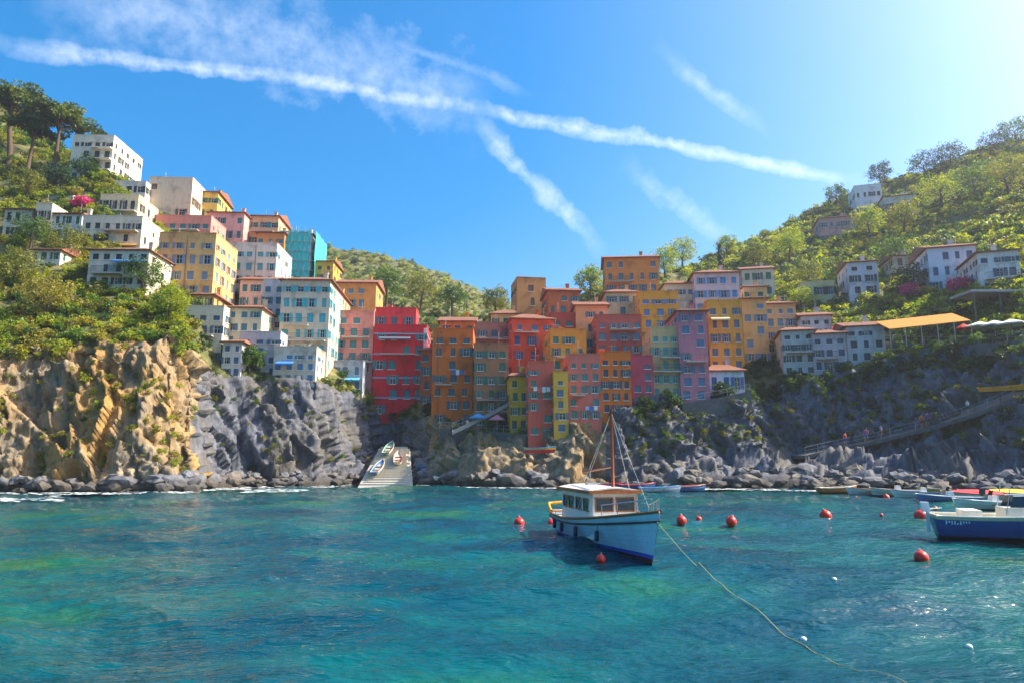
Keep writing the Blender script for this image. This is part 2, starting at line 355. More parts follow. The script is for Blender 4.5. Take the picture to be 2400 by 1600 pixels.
# ---------------------------------------------------------------- the sea
SEAG = []
def sea_z(p):
    az, rr, Z = SEAG[0]; i = int(np.argmin(abs(az-math.atan2(p.x, p.y)))); j = int(np.argmin(abs(rr-math.hypot(p.x, p.y)))); return float(Z[max(0, i-1):i+2, max(0, j-1):j+2].mean())
def sea():
    az = np.linspace(-1.15, 1.15, 640); rr = np.concatenate([np.geomspace(3.2, 60, 520), np.linspace(61, 140, 60), [220, 450, 900]])
    A, Rr = np.meshgrid(az, rr, indexing='ij'); X = Rr*np.sin(A); Y = Rr*np.cos(A); Z = np.zeros_like(X)
    rs = np.random.RandomState(3)
    for k in range(46):
        wl = .55*1.085**k; th = rs.normal(.18, .5); amp = .0098*wl**.84; c, s = math.cos(th), math.sin(th)
        fade = np.clip((wl/ (Rr*.010+1e-6)-.6)/1.2, 0, 1)        # drop what the grid cannot carry
        ph = (X*s+Y*c)*2*math.pi/wl+rs.rand()*6.28; mod = 1+.6*np.sin((X*c-Y*s)*2*math.pi/(wl*5.3)+rs.rand()*6.28)
        Z += amp*mod*fade*(1-np.abs(np.sin(ph/2))*1.35)
    Z -= Z.mean(); Z[Rr > 200] = 0
    SEAG.append((az, rr, Z))
    idx = np.arange(X.size).reshape(X.shape); Fq = np.stack([idx[:-1, :-1], idx[:-1, 1:], idx[1:, 1:], idx[1:, :-1]], -1).reshape(-1, 4)[:, ::-1]
    m, nt, N, L, b = newmat('sea_water')
    n1 = noise_node(nt, .09, 5, .6, (1, 1.6, 1)); n2 = noise_node(nt, .5, 5, .6)
    r = ramp(nt, n1.outputs[0], [(.28, (.0004, .024, .046, 1)), (.44, (.0006, .050, .070, 1)), (.55, (.001, .078, .082, 1)), (.64, (.010, .098, .050, 1)), (.76, (.035, .095, .03, 1))])
    L.new(r.outputs[0], b.inputs['Base Color']); b.inputs['Roughness'].default_value = .04; b.inputs['IOR'].default_value = 1.33
    w1 = noise_node(nt, 1.3, 2, .5, (1, 2.3, 1)); w2 = noise_node(nt, 4.5, 2, .5, (1, 2.4, 1))
    mm = N.new('ShaderNodeMath'); mm.operation = 'MULTIPLY_ADD'; L.new(w2.outputs[0], mm.inputs[0]); mm.inputs[1].default_value = .38; L.new(w1.outputs[0], mm.inputs[2])
    bump(nt, mm.outputs[0], b, .8, .16)
    kind(link('sea', npmesh('sea', np.stack([X, Y, Z], -1).reshape(-1, 3), Fq, True), m), 'structure')
sea()
#--PART2--
# ---------------------------------------------------------------- houses
WIN = {}
def window_meshes(w, h, d=.2):
    k = (round(w, 2), round(h, 2))
    if k in WIN: return WIN[k]
    f = MB(); t = .07                                     # frame, cross bars (slot 0), pane (slot 1), sill (slot 0)
    f.box(-w/2, w/2, .02, .06, 0, t); f.box(-w/2, w/2, .02, .06, h-t, h); f.box(-w/2, -w/2+t, .021, .059, t, h-t); f.box(w/2-t, w/2, .021, .059, t, h-t)
    f.box(-.03, .03, .022, .058, t, h-t); f.box(-w/2+t, w/2-t, .024, .056, h*.6, h*.6+.04)
    f.quad((-w/2, .05, 0), (w/2, .05, 0), (w/2, .05, h), (-w/2, .05, h), 1)
    f.box(-w/2-.12, w/2+.12, -d-.1, .0, -.1, -.005, 0)
    s = MB(); s.box(-w/4+.01, w/4-.01, -.03, .03, .02, h-.02); s.box(-w/4+.06, w/4-.06, -.045, -.031, .1, h*.48); s.box(-w/4+.06, w/4-.06, -.045, -.031, h*.54, h-.1)
    WIN[k] = (f.mesh('window'), s.mesh('shutter')); return WIN[k]
WMESH = {}
def window_mesh_for(w, h, fm, sm):
    k = (round(w, 2), round(h, 2), fm.name, sm.name)
    if k not in WMESH:
        a, b = window_meshes(w, h); a = a.copy(); b = b.copy(); a.materials.append(fm); a.materials.append(glassmat()); b.materials.append(sm); WMESH[k] = (a, b)
    return WMESH[k]
RND = random.Random(11)
FRAME = plain('white_frame_paint', 'd8d4ca', .5, .08)
def facade(mb, wins, A, t, n, W, z0, z1, floors, fh, cols, base, seedp, wsize=(1.0, 1.55), depth=.2, skip=()):
    """wall of one side with real openings; returns windows as (pos, yaw) list"""
    out = []; zc = z0; rows = []
    for fl in range(floors):
        b = base+fl*fh+ (fh-wsize[1])*.45
        if b+wsize[1] > z1-.25: break
        rows.append(b)
    def pt(u, z, off=0): return (A.x+t.x*u-n.x*off, A.y+t.y*u-n.y*off, z)
    if cols <= 0: rows = []
    for ri, b in enumerate(rows):
        hr = wsize[1]*(RND.choice((.62, .8)) if ri == len(rows)-1 and len(rows) > 2 else RND.choice((1, 1, .9))); off = RND.uniform(-.25, .25)*min(1, W/cols-1.4) if W/cols > 1.6 else 0
        mb.quad(pt(0, zc), pt(W, zc), pt(W, b), pt(0, b)); top = b+hr; u = 0; step = W/cols
        for c in range(cols):
            ctr = step*(c+.5)+off+RND.uniform(-.2, .2)*min(1, step*.3); ww = wsize[0]*RND.choice((1, 1, 1, .85, .7))
            if (ri, c) in skip or RND.random() < seedp: continue
            a0, a1 = ctr-ww/2, ctr+ww/2
            if a0 < u+.15 or a1 > W-.15: continue
            mb.quad(pt(u, b), pt(a0, b), pt(a0, top), pt(u, top))
            mb.quad(pt(a0, b), pt(a0, b, depth), pt(a0, top, depth), pt(a0, top)); mb.quad(pt(a1, b, depth), pt(a1, b), pt(a1, top), pt(a1, top, depth))
            mb.quad(pt(a0, b), pt(a1, b), pt(a1, b, depth), pt(a0, b, depth)); mb.quad(pt(a0, top, depth), pt(a1, top, depth), pt(a1, top), pt(a0, top))
            out.append((pt(ctr, b, depth), round(ww, 2), round(hr, 2))); u = a1
        mb.quad(pt(u, b), pt(W, b), pt(W, top), pt(u, top)); zc = top
    mb.quad(pt(0, zc), pt(W, zc), pt(W, z1), pt(0, z1))
    return out
def fit(px0, px1, py, D, yaw, zm):
    c, s = math.cos(yaw), math.sin(yaw); k0 = (px0-1200)/F; k1 = (px1-1200)/F
    X0 = k0*(D*CP+(zm-CAMH)*SP); w = (k1*(D*CP+(zm-CAMH)*SP)-X0)/(c-k1*s*CP); return X0, w
HOUSES = []
def house(name, label, px0, px1, ytop, ybase, col, yaw=0, side=7, floors=None, cols=None, roof='flat', sh='2f6b58', depth=None, gap=.1, extras=(), scol=None, group=None, cat='house', op=.35, foot=2.0):
    yaw = R(yaw); D = depth or max(depth_at(px0+(px1-px0)*t_, ybase) for t_ in (.15, .5, .85)); zb = P(600, ybase, D).z; zt = P(600, ytop, D).z
    X0, w = fit(px0, px1, 0, D, yaw, (zb+zt)/2); t = Vector((math.cos(yaw), math.sin(yaw), 0)); n = Vector((math.sin(yaw), -math.cos(yaw), 0))
    root = empty(name, (X0, D, zb), yaw); tag(root, label, cat, group)
    H = zt-zb; floors = floors or max(1, round(H/2.9)); fh = H/floors; cols = max(cols or 1, round(w/2.1)) if label.find('blank') < 0 and label.find('tower') < 0 else (cols or 1)
    ws = (round(min(RND.uniform(.95, 1.2), w/cols*.52), 2), round(min(RND.uniform(1.5, 1.85), fh*.6), 2)); wm = stucco(col); wall = MB(); wl = []
    if roof == 'flat' and label.find('block') < 0 and label.find('red') < 0 and label.find('flat') < 0 and RND.random() < .5: roof = 'hip'
    lt, ln = Vector((1, 0, 0)), Vector((0, -1, 0)); A = Vector((0, 0, 0)); zlow = -foot
    if roof in ('gable', 'hip'): ztop = H
    else: ztop = H+.5
    sc = max(1, round(side/2.6))
    for (a, tt, nn, W2, cc) in ((A, lt, ln, w, cols), (Vector((w, 0, 0)), Vector((0, 1, 0)), Vector((1, 0, 0)), side, sc), (Vector((0, side, 0)), Vector((0, -1, 0)), Vector((-1, 0, 0)), side, sc), (Vector((w, side, 0)), Vector((-1, 0, 0)), Vector((0, 1, 0)), w, 0)):
        for (p, ww, hr) in facade(wall, None, a, tt, nn, W2, zlow, ztop, floors, fh, cc, 0.0, gap, ws):
            wl.append((p, math.atan2(tt.y, tt.x), ww, hr))
    if roof == 'flat':
        wall.quad((0, 0, H), (w, 0, H), (w, side, H), (0, side, H))
        for q in ((0, w, -.06, .22), (0, w, side-.22, side+.06)): wall.box(q[0]-.06, q[1]+.06, q[2], q[3], ztop+.002, ztop+.12)
        for q in ((-.06, .22), (w-.22, w+.06)): wall.box(q[0], q[1], .223, side-.223, ztop+.002, ztop+.12)
        for (a, b_, c_, d_) in (((.2, .2), (w-.2, .2), 0, 0),): wall.quad((.2, .2, H), (w-.2, .2, H), (w-.2, .2, ztop), (.2, .2, ztop))
    wo = wall.build('wall', wm, root)
    if roof == 'flat' and w > 4 and RND.random() < .7:                 # stair head or chimney on the roof terrace
        c = MB(); x = RND.uniform(.5, max(.6, w-1.6)); c.box(x, x+.7, side*.5, side*.5+.7, H+.01, H+1.5); c.box(x-.1, x+.8, side*.5-.1, side*.5+.8, H+1.502, H+1.6); c.build('chimney', wm, root)
    if roof in ('gable', 'hip'):
        r = MB(); e = .45; rh = min(1.7, .2*min(w, side)+.35); x0, x1, y0, y1 = -e, w+e, -e, side+e; zr = H+.02; ym = side/2; ins = min(w/2-.1, side/2)*(.8 if roof == 'hip' else 0)-(0 if roof == 'hip' else 0)
        a, b_, c_, d_ = (x0, y0, zr), (x1, y0, zr), (x1, y1, zr), (x0, y1, zr); e0, e1 = (x0+ins, ym, zr+rh), (x1-ins, ym, zr+rh)
        r.quad(a, b_, e1, e0); r.quad(c_, d_, e0, e1); r.tri(b_, c_, e1); r.tri(d_, a, e0)
        th = .14; r.quad((x0, y0, zr-th), (x0, y1, zr-th), (x1, y1, zr-th), (x1, y0, zr-th))
        for p, q in ((a, b_), (b_, c_), (c_, d_), (d_, a)): r.quad((p[0], p[1], zr-th), (q[0], q[1], zr-th), q, p)
        ro = r.build('roof', rooftile(), root)
        c = MB(); x = w*.7; c.box(x, x+.6, ym-.3+.6, ym+.9, H, H+rh+.9); c.box(x-.08, x+.68, ym+.22, ym+.98, H+rh+.902, H+rh+1.0); c.build('chimney', wm, ro)
    am = MB(); ax = w*RND.uniform(.15, .85); ay = side*.35; az_ = H-.3; am.tube([(ax, ay, az_), (ax, ay, az_+RND.uniform(2.2, 3.4))], .03, 4); zt_ = az_+2.1; am.tube([(ax-.6, ay, zt_), (ax+.6, ay, zt_)], .02, 4)
    for k_ in range(5): am.tube([(ax-.5+k_*.25, ay-.25, zt_), (ax-.5+k_*.25, ay+.25, zt_)], .015, 4)
    am.build('aerial', plain('steel_pole', '9aa0a4', .4, metal=.6), root)
    sm = shuttermat(sh); fmn = FRAME
    for (p, rz, ww, hr) in wl:
        a, b_ = window_mesh_for(ww, hr, fmn, sm)
        wd = link('window', a, None, root); wd.location = p; wd.rotation_euler = (0, 0, rz)
        if RND.random() < op:                                           # folded back against the wall
            for s_ in (-1, 1):
                so_ = link('shutter', b_, None, wd); so_.location = (s_*(ww*.75+.02), -.26, 0)
        else:
            for s_ in (-1, 1):
                so_ = link('shutter', b_, None, wd); so_.location = (s_*ww*.25, -.09, 0)
    ctx = dict(root=root, w=w, H=H, fh=fh, side=side, floors=floors, D=D, wm=wm)
    for e in extras: e(ctx)
    HOUSES.append(ctx); return ctx
def courses(*fl, col='cfc8bc'):
    def f(c):
        for k in fl:
            m = MB(); z = c['fh']*k; m.box(-.06, c['w']+.06, -.1, -.003, z-.13, z+.13); m.box(c['w']+.003, c['w']+.1, -.003, c['side'], z-.13, z+.13); m.build('string_course', plain('course_'+col, col, .8), c['root'])
    return f
def quoin(col='d8d0c4'):
    def f(c):
        m = MB(); m.box(c['w']-.5, c['w']+.05, -.05, -.004, -2, c['H']); m.build('corner_strip', plain('course_'+col, col, .8), c['root'])
    return f
def balcony(fl, u0, u1, col='b9b4aa', rail='3c4246'):
    def f(c):
        z = c['fh']*fl; x0, x1 = c['w']*u0, c['w']*u1; b = MB(); b.box(x0, x1, -1.1, -.002, z-.14, z); bo = b.build('balcony', plain('course_'+col, col, .8), c['root'])
        r = MB(); r.tube([(x0+.05, -.02, z+.95), (x0+.05, -1.05, z+.95), (x1-.05, -1.05, z+.95), (x1-.05, -.02, z+.95)], .025, 5)
        nb = max(3, int((x1-x0)/.16))
        for i in range(nb+1): x = x0+.05+(x1-x0-.1)*i/nb; r.box(x-.012, x+.012, -1.062, -1.038, z, z+.94)
        r.build('railing', plain('rail_'+rail, rail, .5), bo)
    return f
def awning(fl, u0, u1, col, out=1.3):
    def f(c):
        z = c['fh']*fl; x0, x1 = c['w']*u0, c['w']*u1; a = MB()
        a.hexa([(x0, -out, z-.55), (x1, -out, z-.55), (x1, -.02, z-.06), (x0, -.02, z-.06), (x0, -out, z-.5), (x1, -out, z-.5), (x1, -.02, z), (x0, -.02, z)])
        a.box(x0, x1, -out-.02, -out-.002, z-.75, z-.5); a.build('awning', plain('canvas_'+col, col, .8), c['root'])
    return f
def laundry(fl, u0, n=5):
    def f(c):
        z = c['fh']*fl+.2; x = c['w']*u0
        for i in range(n):
            col = RND.choice(['d9dde4', '9fb6d6', 'd46a58', 'e8e2d0', '4a6ea8', 'd6b24a']); m = MB(); hh = RND.uniform(.5, .9); m.box(x, x+.5, -.5, -.47, z-hh, z); m.build('washing', plain('cloth_'+col, col, .9), c['root']); x += .6
    return f
def pipe(u):
    def f(c):
        m = MB(); x = c['w']*u; m.tube([(x, -.09, -3), (x, -.09, c['H']+.1)], .06, 6); m.build('drainpipe', plain('pipe', '7a6a5c', .5, metal=.3), c['root'])
    return f
def netting(col):                        # scaffold netting hung over the front and the right side
    def f(c):
        w, H, s = c['w'], c['H'], c['side']; g = MB()
        for i in range(13):
            for j in range(9):
                def q(a, b): return (w*a/13, -1.15-.07*math.sin(a*2.4+b*1.9), H*b/9+.3)
                g.quad(q(i, j), q(i+1, j), q(i+1, j+1), q(i, j+1))
        g.build('scaffold_netting', plain('net_'+col, col, .7, .2), c['root']); g = MB()
        for i in range(9):
            for j in range(9):
                def q(a, b): return (w+1.0+.08*math.sin(a*2.1+b), -1.1+(s+1)*a/9, H*b/9+.3)
                g.quad(q(i, j), q(i+1, j), q(i+1, j+1), q(i, j+1))
        g.build('scaffold_netting', plain('net_'+col, col, .7, .2), c['root'])
        p = MB()
        for i in range(6): x = w*i/5; p.tube([(x, -1.36, -5), (x, -1.36, H+1.2)], .06, 5)
        for k in range(1, 6): p.tube([(-.3, -1.32, H*k/5), (w+.9, -1.32, H*k/5)], .06, 5)
        for i in range(4): y = s*i/3; p.tube([(w+.88, y, -5), (w+.88, y, H+1.0)], .05, 5)
        p.build('scaffold_pole', plain('steel_pole', '9aa0a4', .4, metal=.6), c['root'])
    return f
def arch(u, wd=1.8, h=2.6):
    def f(c):
        m = MB(); x = c['w']*u; pts = [(x-wd/2, -.03, 0), (x+wd/2, -.03, 0)]+[(x+math.cos(a)*wd/2, -.03, h-wd/2+math.sin(a)*wd/2) for a in np.linspace(0, math.pi, 11)]
        i = len(m.v); m.v += pts; m.f.append(tuple(range(i, i+len(pts)))); m.m.append(0); m.build('arched_door', plain('dark_door', '1c1a1a', .6), c['root'])
    return f
GR, TE, BL, DK, BR = '2c6a4e', '2b7f86', '4c78a8', '35413f', '6d5844'
H_ = house
# -- left hill, top row
H_('white_villa', 'white villa with stacked balconies high on the left hilltop beside the pines', 165, 262, 322, 425, 'e8dcc2', 2, 12, 4, 4, 'flat', DK, extras=(balcony(1, .5, 1, 'e0dcd4'), balcony(2, .5, 1, 'e0dcd4'), balcony(3, .5, 1, 'e0dcd4')))
H_('low_house', 'low pale cream house at the left edge of the picture', 8, 72, 490, 560, 'd8ccb4', 1, 7, 2, 3, 'flat', DK)
H_('narrow_house', 'narrow cream house next to the low pale one at far left', 80, 118, 484, 565, 'e2d4b4', 3, 6, 2, 2, 'flat', DK, extras=(awning(1, .1, .9, 'd8843a'),))
H_('terrace_house', 'cream house with a yellow green terrace below the white villa', 232, 322, 462, 530, 'dfc9a0', 3, 8, 2, 4, 'flat', DK, extras=(balcony(1, 0, 1, 'cfcabc'),))
H_('white_flats', 'pale block of flats with many windows under the terrace house', 190, 330, 512, 600, 'ddd0b6', 3, 8, 3, 6, 'flat', DK, extras=(balcony(1, .1, .6), balcony(2, .4, .95), awning(1, .6, .95, 'e0a030')))
H_('grey_house', 'pale house with a blue awning above the lit cliff', 205, 345, 585, 700, 'd4cab4', 2, 9, 4, 5, 'flat', DK, extras=(awning(3.2, .45, 1, '4f8fc8'), balcony(2, .1, .6)))
H_('tall_beige_block', 'tall blank beige block with one small window on the left skyline', 345, 447, 420, 540, 'd8c6a8', 4, 8, 4, 3, 'flat', BR, gap=.82)
H_('sunlit_side_house', 'yellow house added as the sunlit side of the blank beige block', 440, 508, 448, 545, 'd9b65a', 6, 10, 3, 3, 'gable', GR)  # yellow wall colour stands for sun on the beige block's right side
H_('coral_house', 'long coral pink house above the ochre block', 362, 492, 510, 600, 'd98878', 3, 8, 3, 4, 'flat', TE, extras=(balcony(2, .2, .8),))
H_('rose_house', 'rose house with a turquoise window between the coral house and the pale one', 485, 570, 497, 600, 'dca59a', 3, 9, 3, 3, 'flat', TE)
H_('tan_roof_house', 'tan house with a tiled roof on the skyline left of the netted scaffold', 560, 650, 505, 620, 'dcb083', 3, 9, 3, 3, 'gable', TE, extras=(balcony(2, .3, .9),))
H_('netted_house', 'house wrapped in turquoise scaffold netting on the left skyline', 655, 730, 548, 660, 'd8d0c0', 2, 9, 3, 3, 'flat', TE, extras=(netting('38c4c4'),))
H_('small_yellow_house', 'small yellow house right of the netted scaffold at the hill foot', 738, 780, 612, 690, 'e0b048', 1, 8, 3, 2, 'gable', BR)
H_('ochre_block', 'big ochre block with four rows of blue grey shutters', 366, 500, 552, 735, 'dfae6c', 3, 10, 5, 4, 'flat', '7d92a8', gap=0, extras=(pipe(.5), balcony(3, 0, .3)))
H_('pale_block', 'pale cream block with turquoise shutters right of the big ochre block', 515, 645, 575, 735, 'dcd2c2', 3, 10, 5, 4, 'flat', '58a8b4', gap=.02, extras=(pipe(.62), balcony(2, .5, .95)))
H_('orange_loggia_house', 'orange house with a wide roof behind the pale cream block', 600, 665, 545, 640, 'd98f50', 3, 8, 3, 2, 'gable', TE, depth=140)
# -- left, second row
H_('shaded_white_house', 'pale flat roofed house directly above the shaded inner cliff', 430, 520, 725, 850, 'd2c6ac', 3, 9, 4, 3, 'flat', '4a6a86', extras=(balcony(2, .2, .8),))
H_('cream_middle_house', 'cream house with a tiled roof in the middle of the left slope', 528, 610, 720, 870, 'dccaa4', 3, 9, 5, 3, 'hip', '4f8596', extras=(balcony(1, .1, .7),))
H_('lilac_grey_house', 'lilac grey house with an arched door at the foot of the left slope', 560, 655, 785, 878, 'b9b2b6', 3, 9, 4, 3, 'flat', '3f6d8c', extras=(arch(.3), laundry(2, .2, 4)))
H_('tower_like_house', 'tall narrow pale grey house between cream houses left of the blue shuttered one', 612, 662, 662, 830, 'cfcac4', 3, 8, 6, 2, 'flat', '4c7d90')
H_('cyan_shutter_house', 'beige house with cyan shutters and balconies left of the pink house', 655, 770, 655, 870, 'd2c3ab', 3, 10, 6, 4, 'flat', '46b4c0', extras=(balcony(2, .05, .95), balcony(3, .1, .6), balcony(1, .4, .95), awning(1, .05, .4, '4a86d0')))
H_('blue_awning_house', 'cream house with a blue awning low above the inner cliff', 640, 740, 820, 896, 'c6bca8', 3, 8, 3, 4, 'flat', '4a88b0', extras=(awning(2, .1, .5, '3f7fd0'),))
H_('orange_gable_house', 'orange yellow house with a gable roof above the pink house', 785, 880, 662, 790, 'd99a50', 2, 9, 4, 3, 'gable', '4c98b0')
H_('pink_house', 'salmon pink house joined to the left of the red house', 785, 874, 735, 905, 'd98c7c', 2, 9, 6, 3, 'flat', '4a8c94', extras=(balcony(4, .2, .9), balcony(2, .4, 1)))
H_('grey_low_house', 'low grey house with white door frames under the pink house', 742, 850, 852, 915, 'aeb2b8', 3, 8, 2, 4, 'flat', '5d7890', extras=(awning(1, .6, .95, '52a0d0'),))
# -- the red house
RH = H_('red_house', 'bright red house with teal shutters and pale bands above the slipway', 874, 998, 768, 975, 'd0222c', 3, 9, 6, 3, 'flat', '2a7c82', gap=.25, foot=1.2, extras=(courses(1.25, 2.6, 4.2, 5.6, col='8b90a4'), quoin(), balcony(4.2, .15, .8), awning(5.4, .1, .7, '5a6070')))
H_('red_attic', 'set back red attic storey on top of the bright red house', 880, 975, 728, 775, 'd63c40', 3, 6, 1, 3, 'flat', '2a7c82', depth=RH['D']+1.6, gap=0, foot=.2)
# -- centre
H_('orange_house', 'tall deep orange house right of the red house', 1012, 1108, 778, 995, 'd9691e', 1, 9, 7, 3, 'flat', '3c6a72', extras=(pipe(.15), balcony(3, .1, .5), laundry(4, .5, 4)))
H_('back_orange_house', 'orange house with a lit tiled roof behind the tall deep orange one', 1030, 1112, 752, 880, 'dd8028', 1, 9, 4, 3, 'gable', '3c6a72', depth=128)
H_('brown_house', 'brown plastered house with green shutters at the head of the harbour', 1110, 1192, 812, 1000, 'a8714a', 3, 9, 6, 3, 'flat', '2c7560', extras=(balcony(2, .1, .9),))
H_('plum_roof_house', 'dull plum house with a long balcony behind the brown plastered house', 1115, 1200, 762, 890, 'a0705e', 5, 9, 4, 3, 'flat', '3d6a78', extras=(balcony(3, 0, 1),))
H_('stone_tower', 'square ochre stone tower rising above the centre houses', 1212, 1280, 655, 790, 'c08a4e', 9, 8, 4, 1, 'flat', BR, gap=.4)
H_('vermilion_house', 'vermilion house with blue shutters below the stone tower', 1200, 1300, 745, 880, 'd9512a', 9, 9, 4, 3, 'flat', '3568a0', extras=(balcony(3, .05, .6),))
H_('rust_roof_house', 'rust coloured house with a low roof right of the stone tower', 1285, 1360, 680, 800, 'c06a38', 5, 9, 4, 3, 'gable', TE)
H_('amber_house', 'amber house with green shutters behind the coral pair', 1290, 1375, 778, 900, 'dc9630', 5, 9, 4, 3, 'flat', '2c8a70', extras=(balcony(2, .2, .9),))
H_('yellow_quay_house', 'narrow yellow house left of the coral quay house', 1196, 1238, 880, 1010, 'e0aa28', 5, 7, 4, 2, 'flat', '2c6f6a')
H_('coral_quay_house', 'coral red house with green shutters in the middle of the quay', 1238, 1298, 855, 1022, 'd9604a', 3, 8, 6, 2, 'flat', '2f8f80', extras=(laundry(4, .2, 4),))
H_('golden_quay_house', 'golden house squeezed between two coral houses on the quay', 1298, 1332, 880, 1015, 'dca83c', 3, 8, 5, 1, 'flat', '5a7488', gap=0)
H_('salmon_quay_house', 'salmon house with teal windows right of the golden quay house', 1332, 1408, 838, 985, 'd8705c', 1, 8, 5, 3, 'flat', '3f9088', extras=(balcony(2, .1, .5), laundry(1, .5, 3)))
H_('tangerine_house', 'tangerine house with navy shutters behind the mast of the big boat', 1408, 1480, 832, 970, 'e0701a', 1, 9, 5, 3, 'flat', '2c5068', gap=0)
H_('brick_red_house', 'brick red house with a roof terrace above the tangerine house', 1398, 1505, 745, 860, 'b85a48', -1, 9, 4, 4, 'flat', '4a90a8', extras=(balcony(3, .3, .9),))
H_('rose_red_house', 'narrow rose red house right of the tangerine house', 1480, 1532, 842, 950, 'c04a58', -1, 8, 4, 2, 'flat', '3a8088')
H_('hilltop_orange_house', 'orange house with a pointed gable highest above the centre', 1418, 1545, 605, 720, 'dc8a3c', -5, 9, 4, 5, 'gable', '5c7a8a', extras=(balcony(2, .1, .5),))
H_('olive_wall_house', 'pale house with a planted terrace under the hilltop orange house', 1420, 1500, 685, 770, 'c9b88c', -1, 9, 3, 3, 'flat', '3f7a86')
H_('sunflower_house', 'sunflower yellow house with blue windows right of the centre', 1500, 1592, 690, 800, 'e2a22c', -3, 9, 4, 3, 'flat', '5a86bc')
H_('sand_house', 'sand coloured house with turquoise shutters below the sunflower yellow house', 1528, 1594, 775, 935, 'd8b27a', -3, 9, 5, 3, 'flat', '4ab0a8', extras=(balcony(2, 0, 1), balcony(3, .3, 1)))
H_('mauve_house', 'mauve pink house between the sand and the ochre houses on the right', 1592, 1660, 728, 940, 'c07884', -3, 9, 7, 2, 'flat', '4a80a0', extras=(balcony(3, .2, .9),))
H_('white_pink_house', 'pinkish white house with blue shutters above the mauve house', 1630, 1735, 640, 770, 'd8c0c0', -5, 9, 4, 4, 'hip', '4a92cc')
H_('lilac_back_house', 'lilac house with a dark roof just behind the mauve and ochre houses', 1600, 1690, 700, 790, 'b492a8', -3, 9, 3, 3, 'gable', '4a80a0', depth=135)
H_('ochre_corner_house', 'ochre corner house with slate blue shutters above a white ground floor', 1662, 1742, 712, 872, 'd99c34', -5, 10, 5, 3, 'flat', '56748c', gap=0, extras=(awning(4, .05, .6, 'e0c890'), courses(.05, col='e0e0e6')))
H_('white_boathouse', 'white ground floor boathouse with a blue opening under the ochre corner house', 1660, 1745, 868, 925, 'd6d8e0', -5, 8, 1, 3, 'flat', '3a66a0', depth=97, gap=.2)
H_('tan_stepped_house', 'tan house with a tall blank wall right of the ochre corner house', 1742, 1800, 700, 850, 'd8a868', -7, 9, 5, 2, 'flat', '6d8ea6', gap=.35)
H_('tan_back_house', 'tan house with a sloping roof beside the right hand gardens', 1795, 1868, 712, 830, 'cfa878', -7, 9, 4, 3, 'hip', '5a88a4', extras=(balcony(1, .1, .8),))
# -- right, grey and shaded houses
H_('grey_green_house', 'grey green house with a balcony right of the tan houses', 1835, 1912, 775, 880, 'b5bcb6', -14, 9, 4, 3, 'flat', '3f5f60', extras=(balcony(2, .1, .9),))
H_('shaded_pink_house', 'shaded house with pink oleander in front on the right slope', 1905, 1985, 782, 872, 'bfb2b4', -14, 9, 3, 3, 'hip', '3f5f70', extras=(balcony(1, .1, .7),))
H_('pale_gable_house', 'pale gable house left of the restaurant terrace', 1985, 2075, 765, 850, 'c3c4c4', -14, 9, 3, 3, 'gable', '3a4f58')
H_('cream_garden_house', 'cream house among gardens above the tan houses', 1740, 1815, 632, 700, 'd8cdb4', -12, 9, 2, 3, 'gable', GR)
H_('yellow_green_house', 'small yellow house half hidden by trees on the right slope', 1880, 1960, 668, 730, 'd6c890', -14, 8, 2, 3, 'flat', DK)
H_('grey_slope_house', 'tall grey white house in the middle of the right slope', 1990, 2060, 615, 720, 'cfd0d4', -14, 9, 4, 2, 'gable', DK)
H_('pink_hill_house', 'pink house with white windows high on the right hill', 1922, 2010, 512, 572, 'd89a94', -14, 9, 2, 4, 'flat', '5a7c90')
H_('white_ridge_house', 'white flat roofed house on the ridge of the right hill', 2005, 2068, 440, 510, 'e2e2e2', -16, 10, 2, 3, 'flat', DK)
H_('brown_roof_villa', 'long low villa with a pink brown roof right of the white ridge house', 2072, 2150, 462, 505, 'd9cfc4', -16, 9, 1, 4, 'hip', BR)
H_('blue_white_house', 'large blue white house above the restaurant terrace', 2178, 2292, 582, 690, 'd3dbe4', -16, 10, 3, 4, 'gable', '4a6c84', gap=.05)
H_('orange_roof_house', 'white house with an orange tiled roof at the right edge', 2296, 2392, 592, 690, 'dcd8d2', -18, 10, 3, 3, 'hip', '43607a', extras=(balcony(1, .1, .9, 'c9c4ba'),))
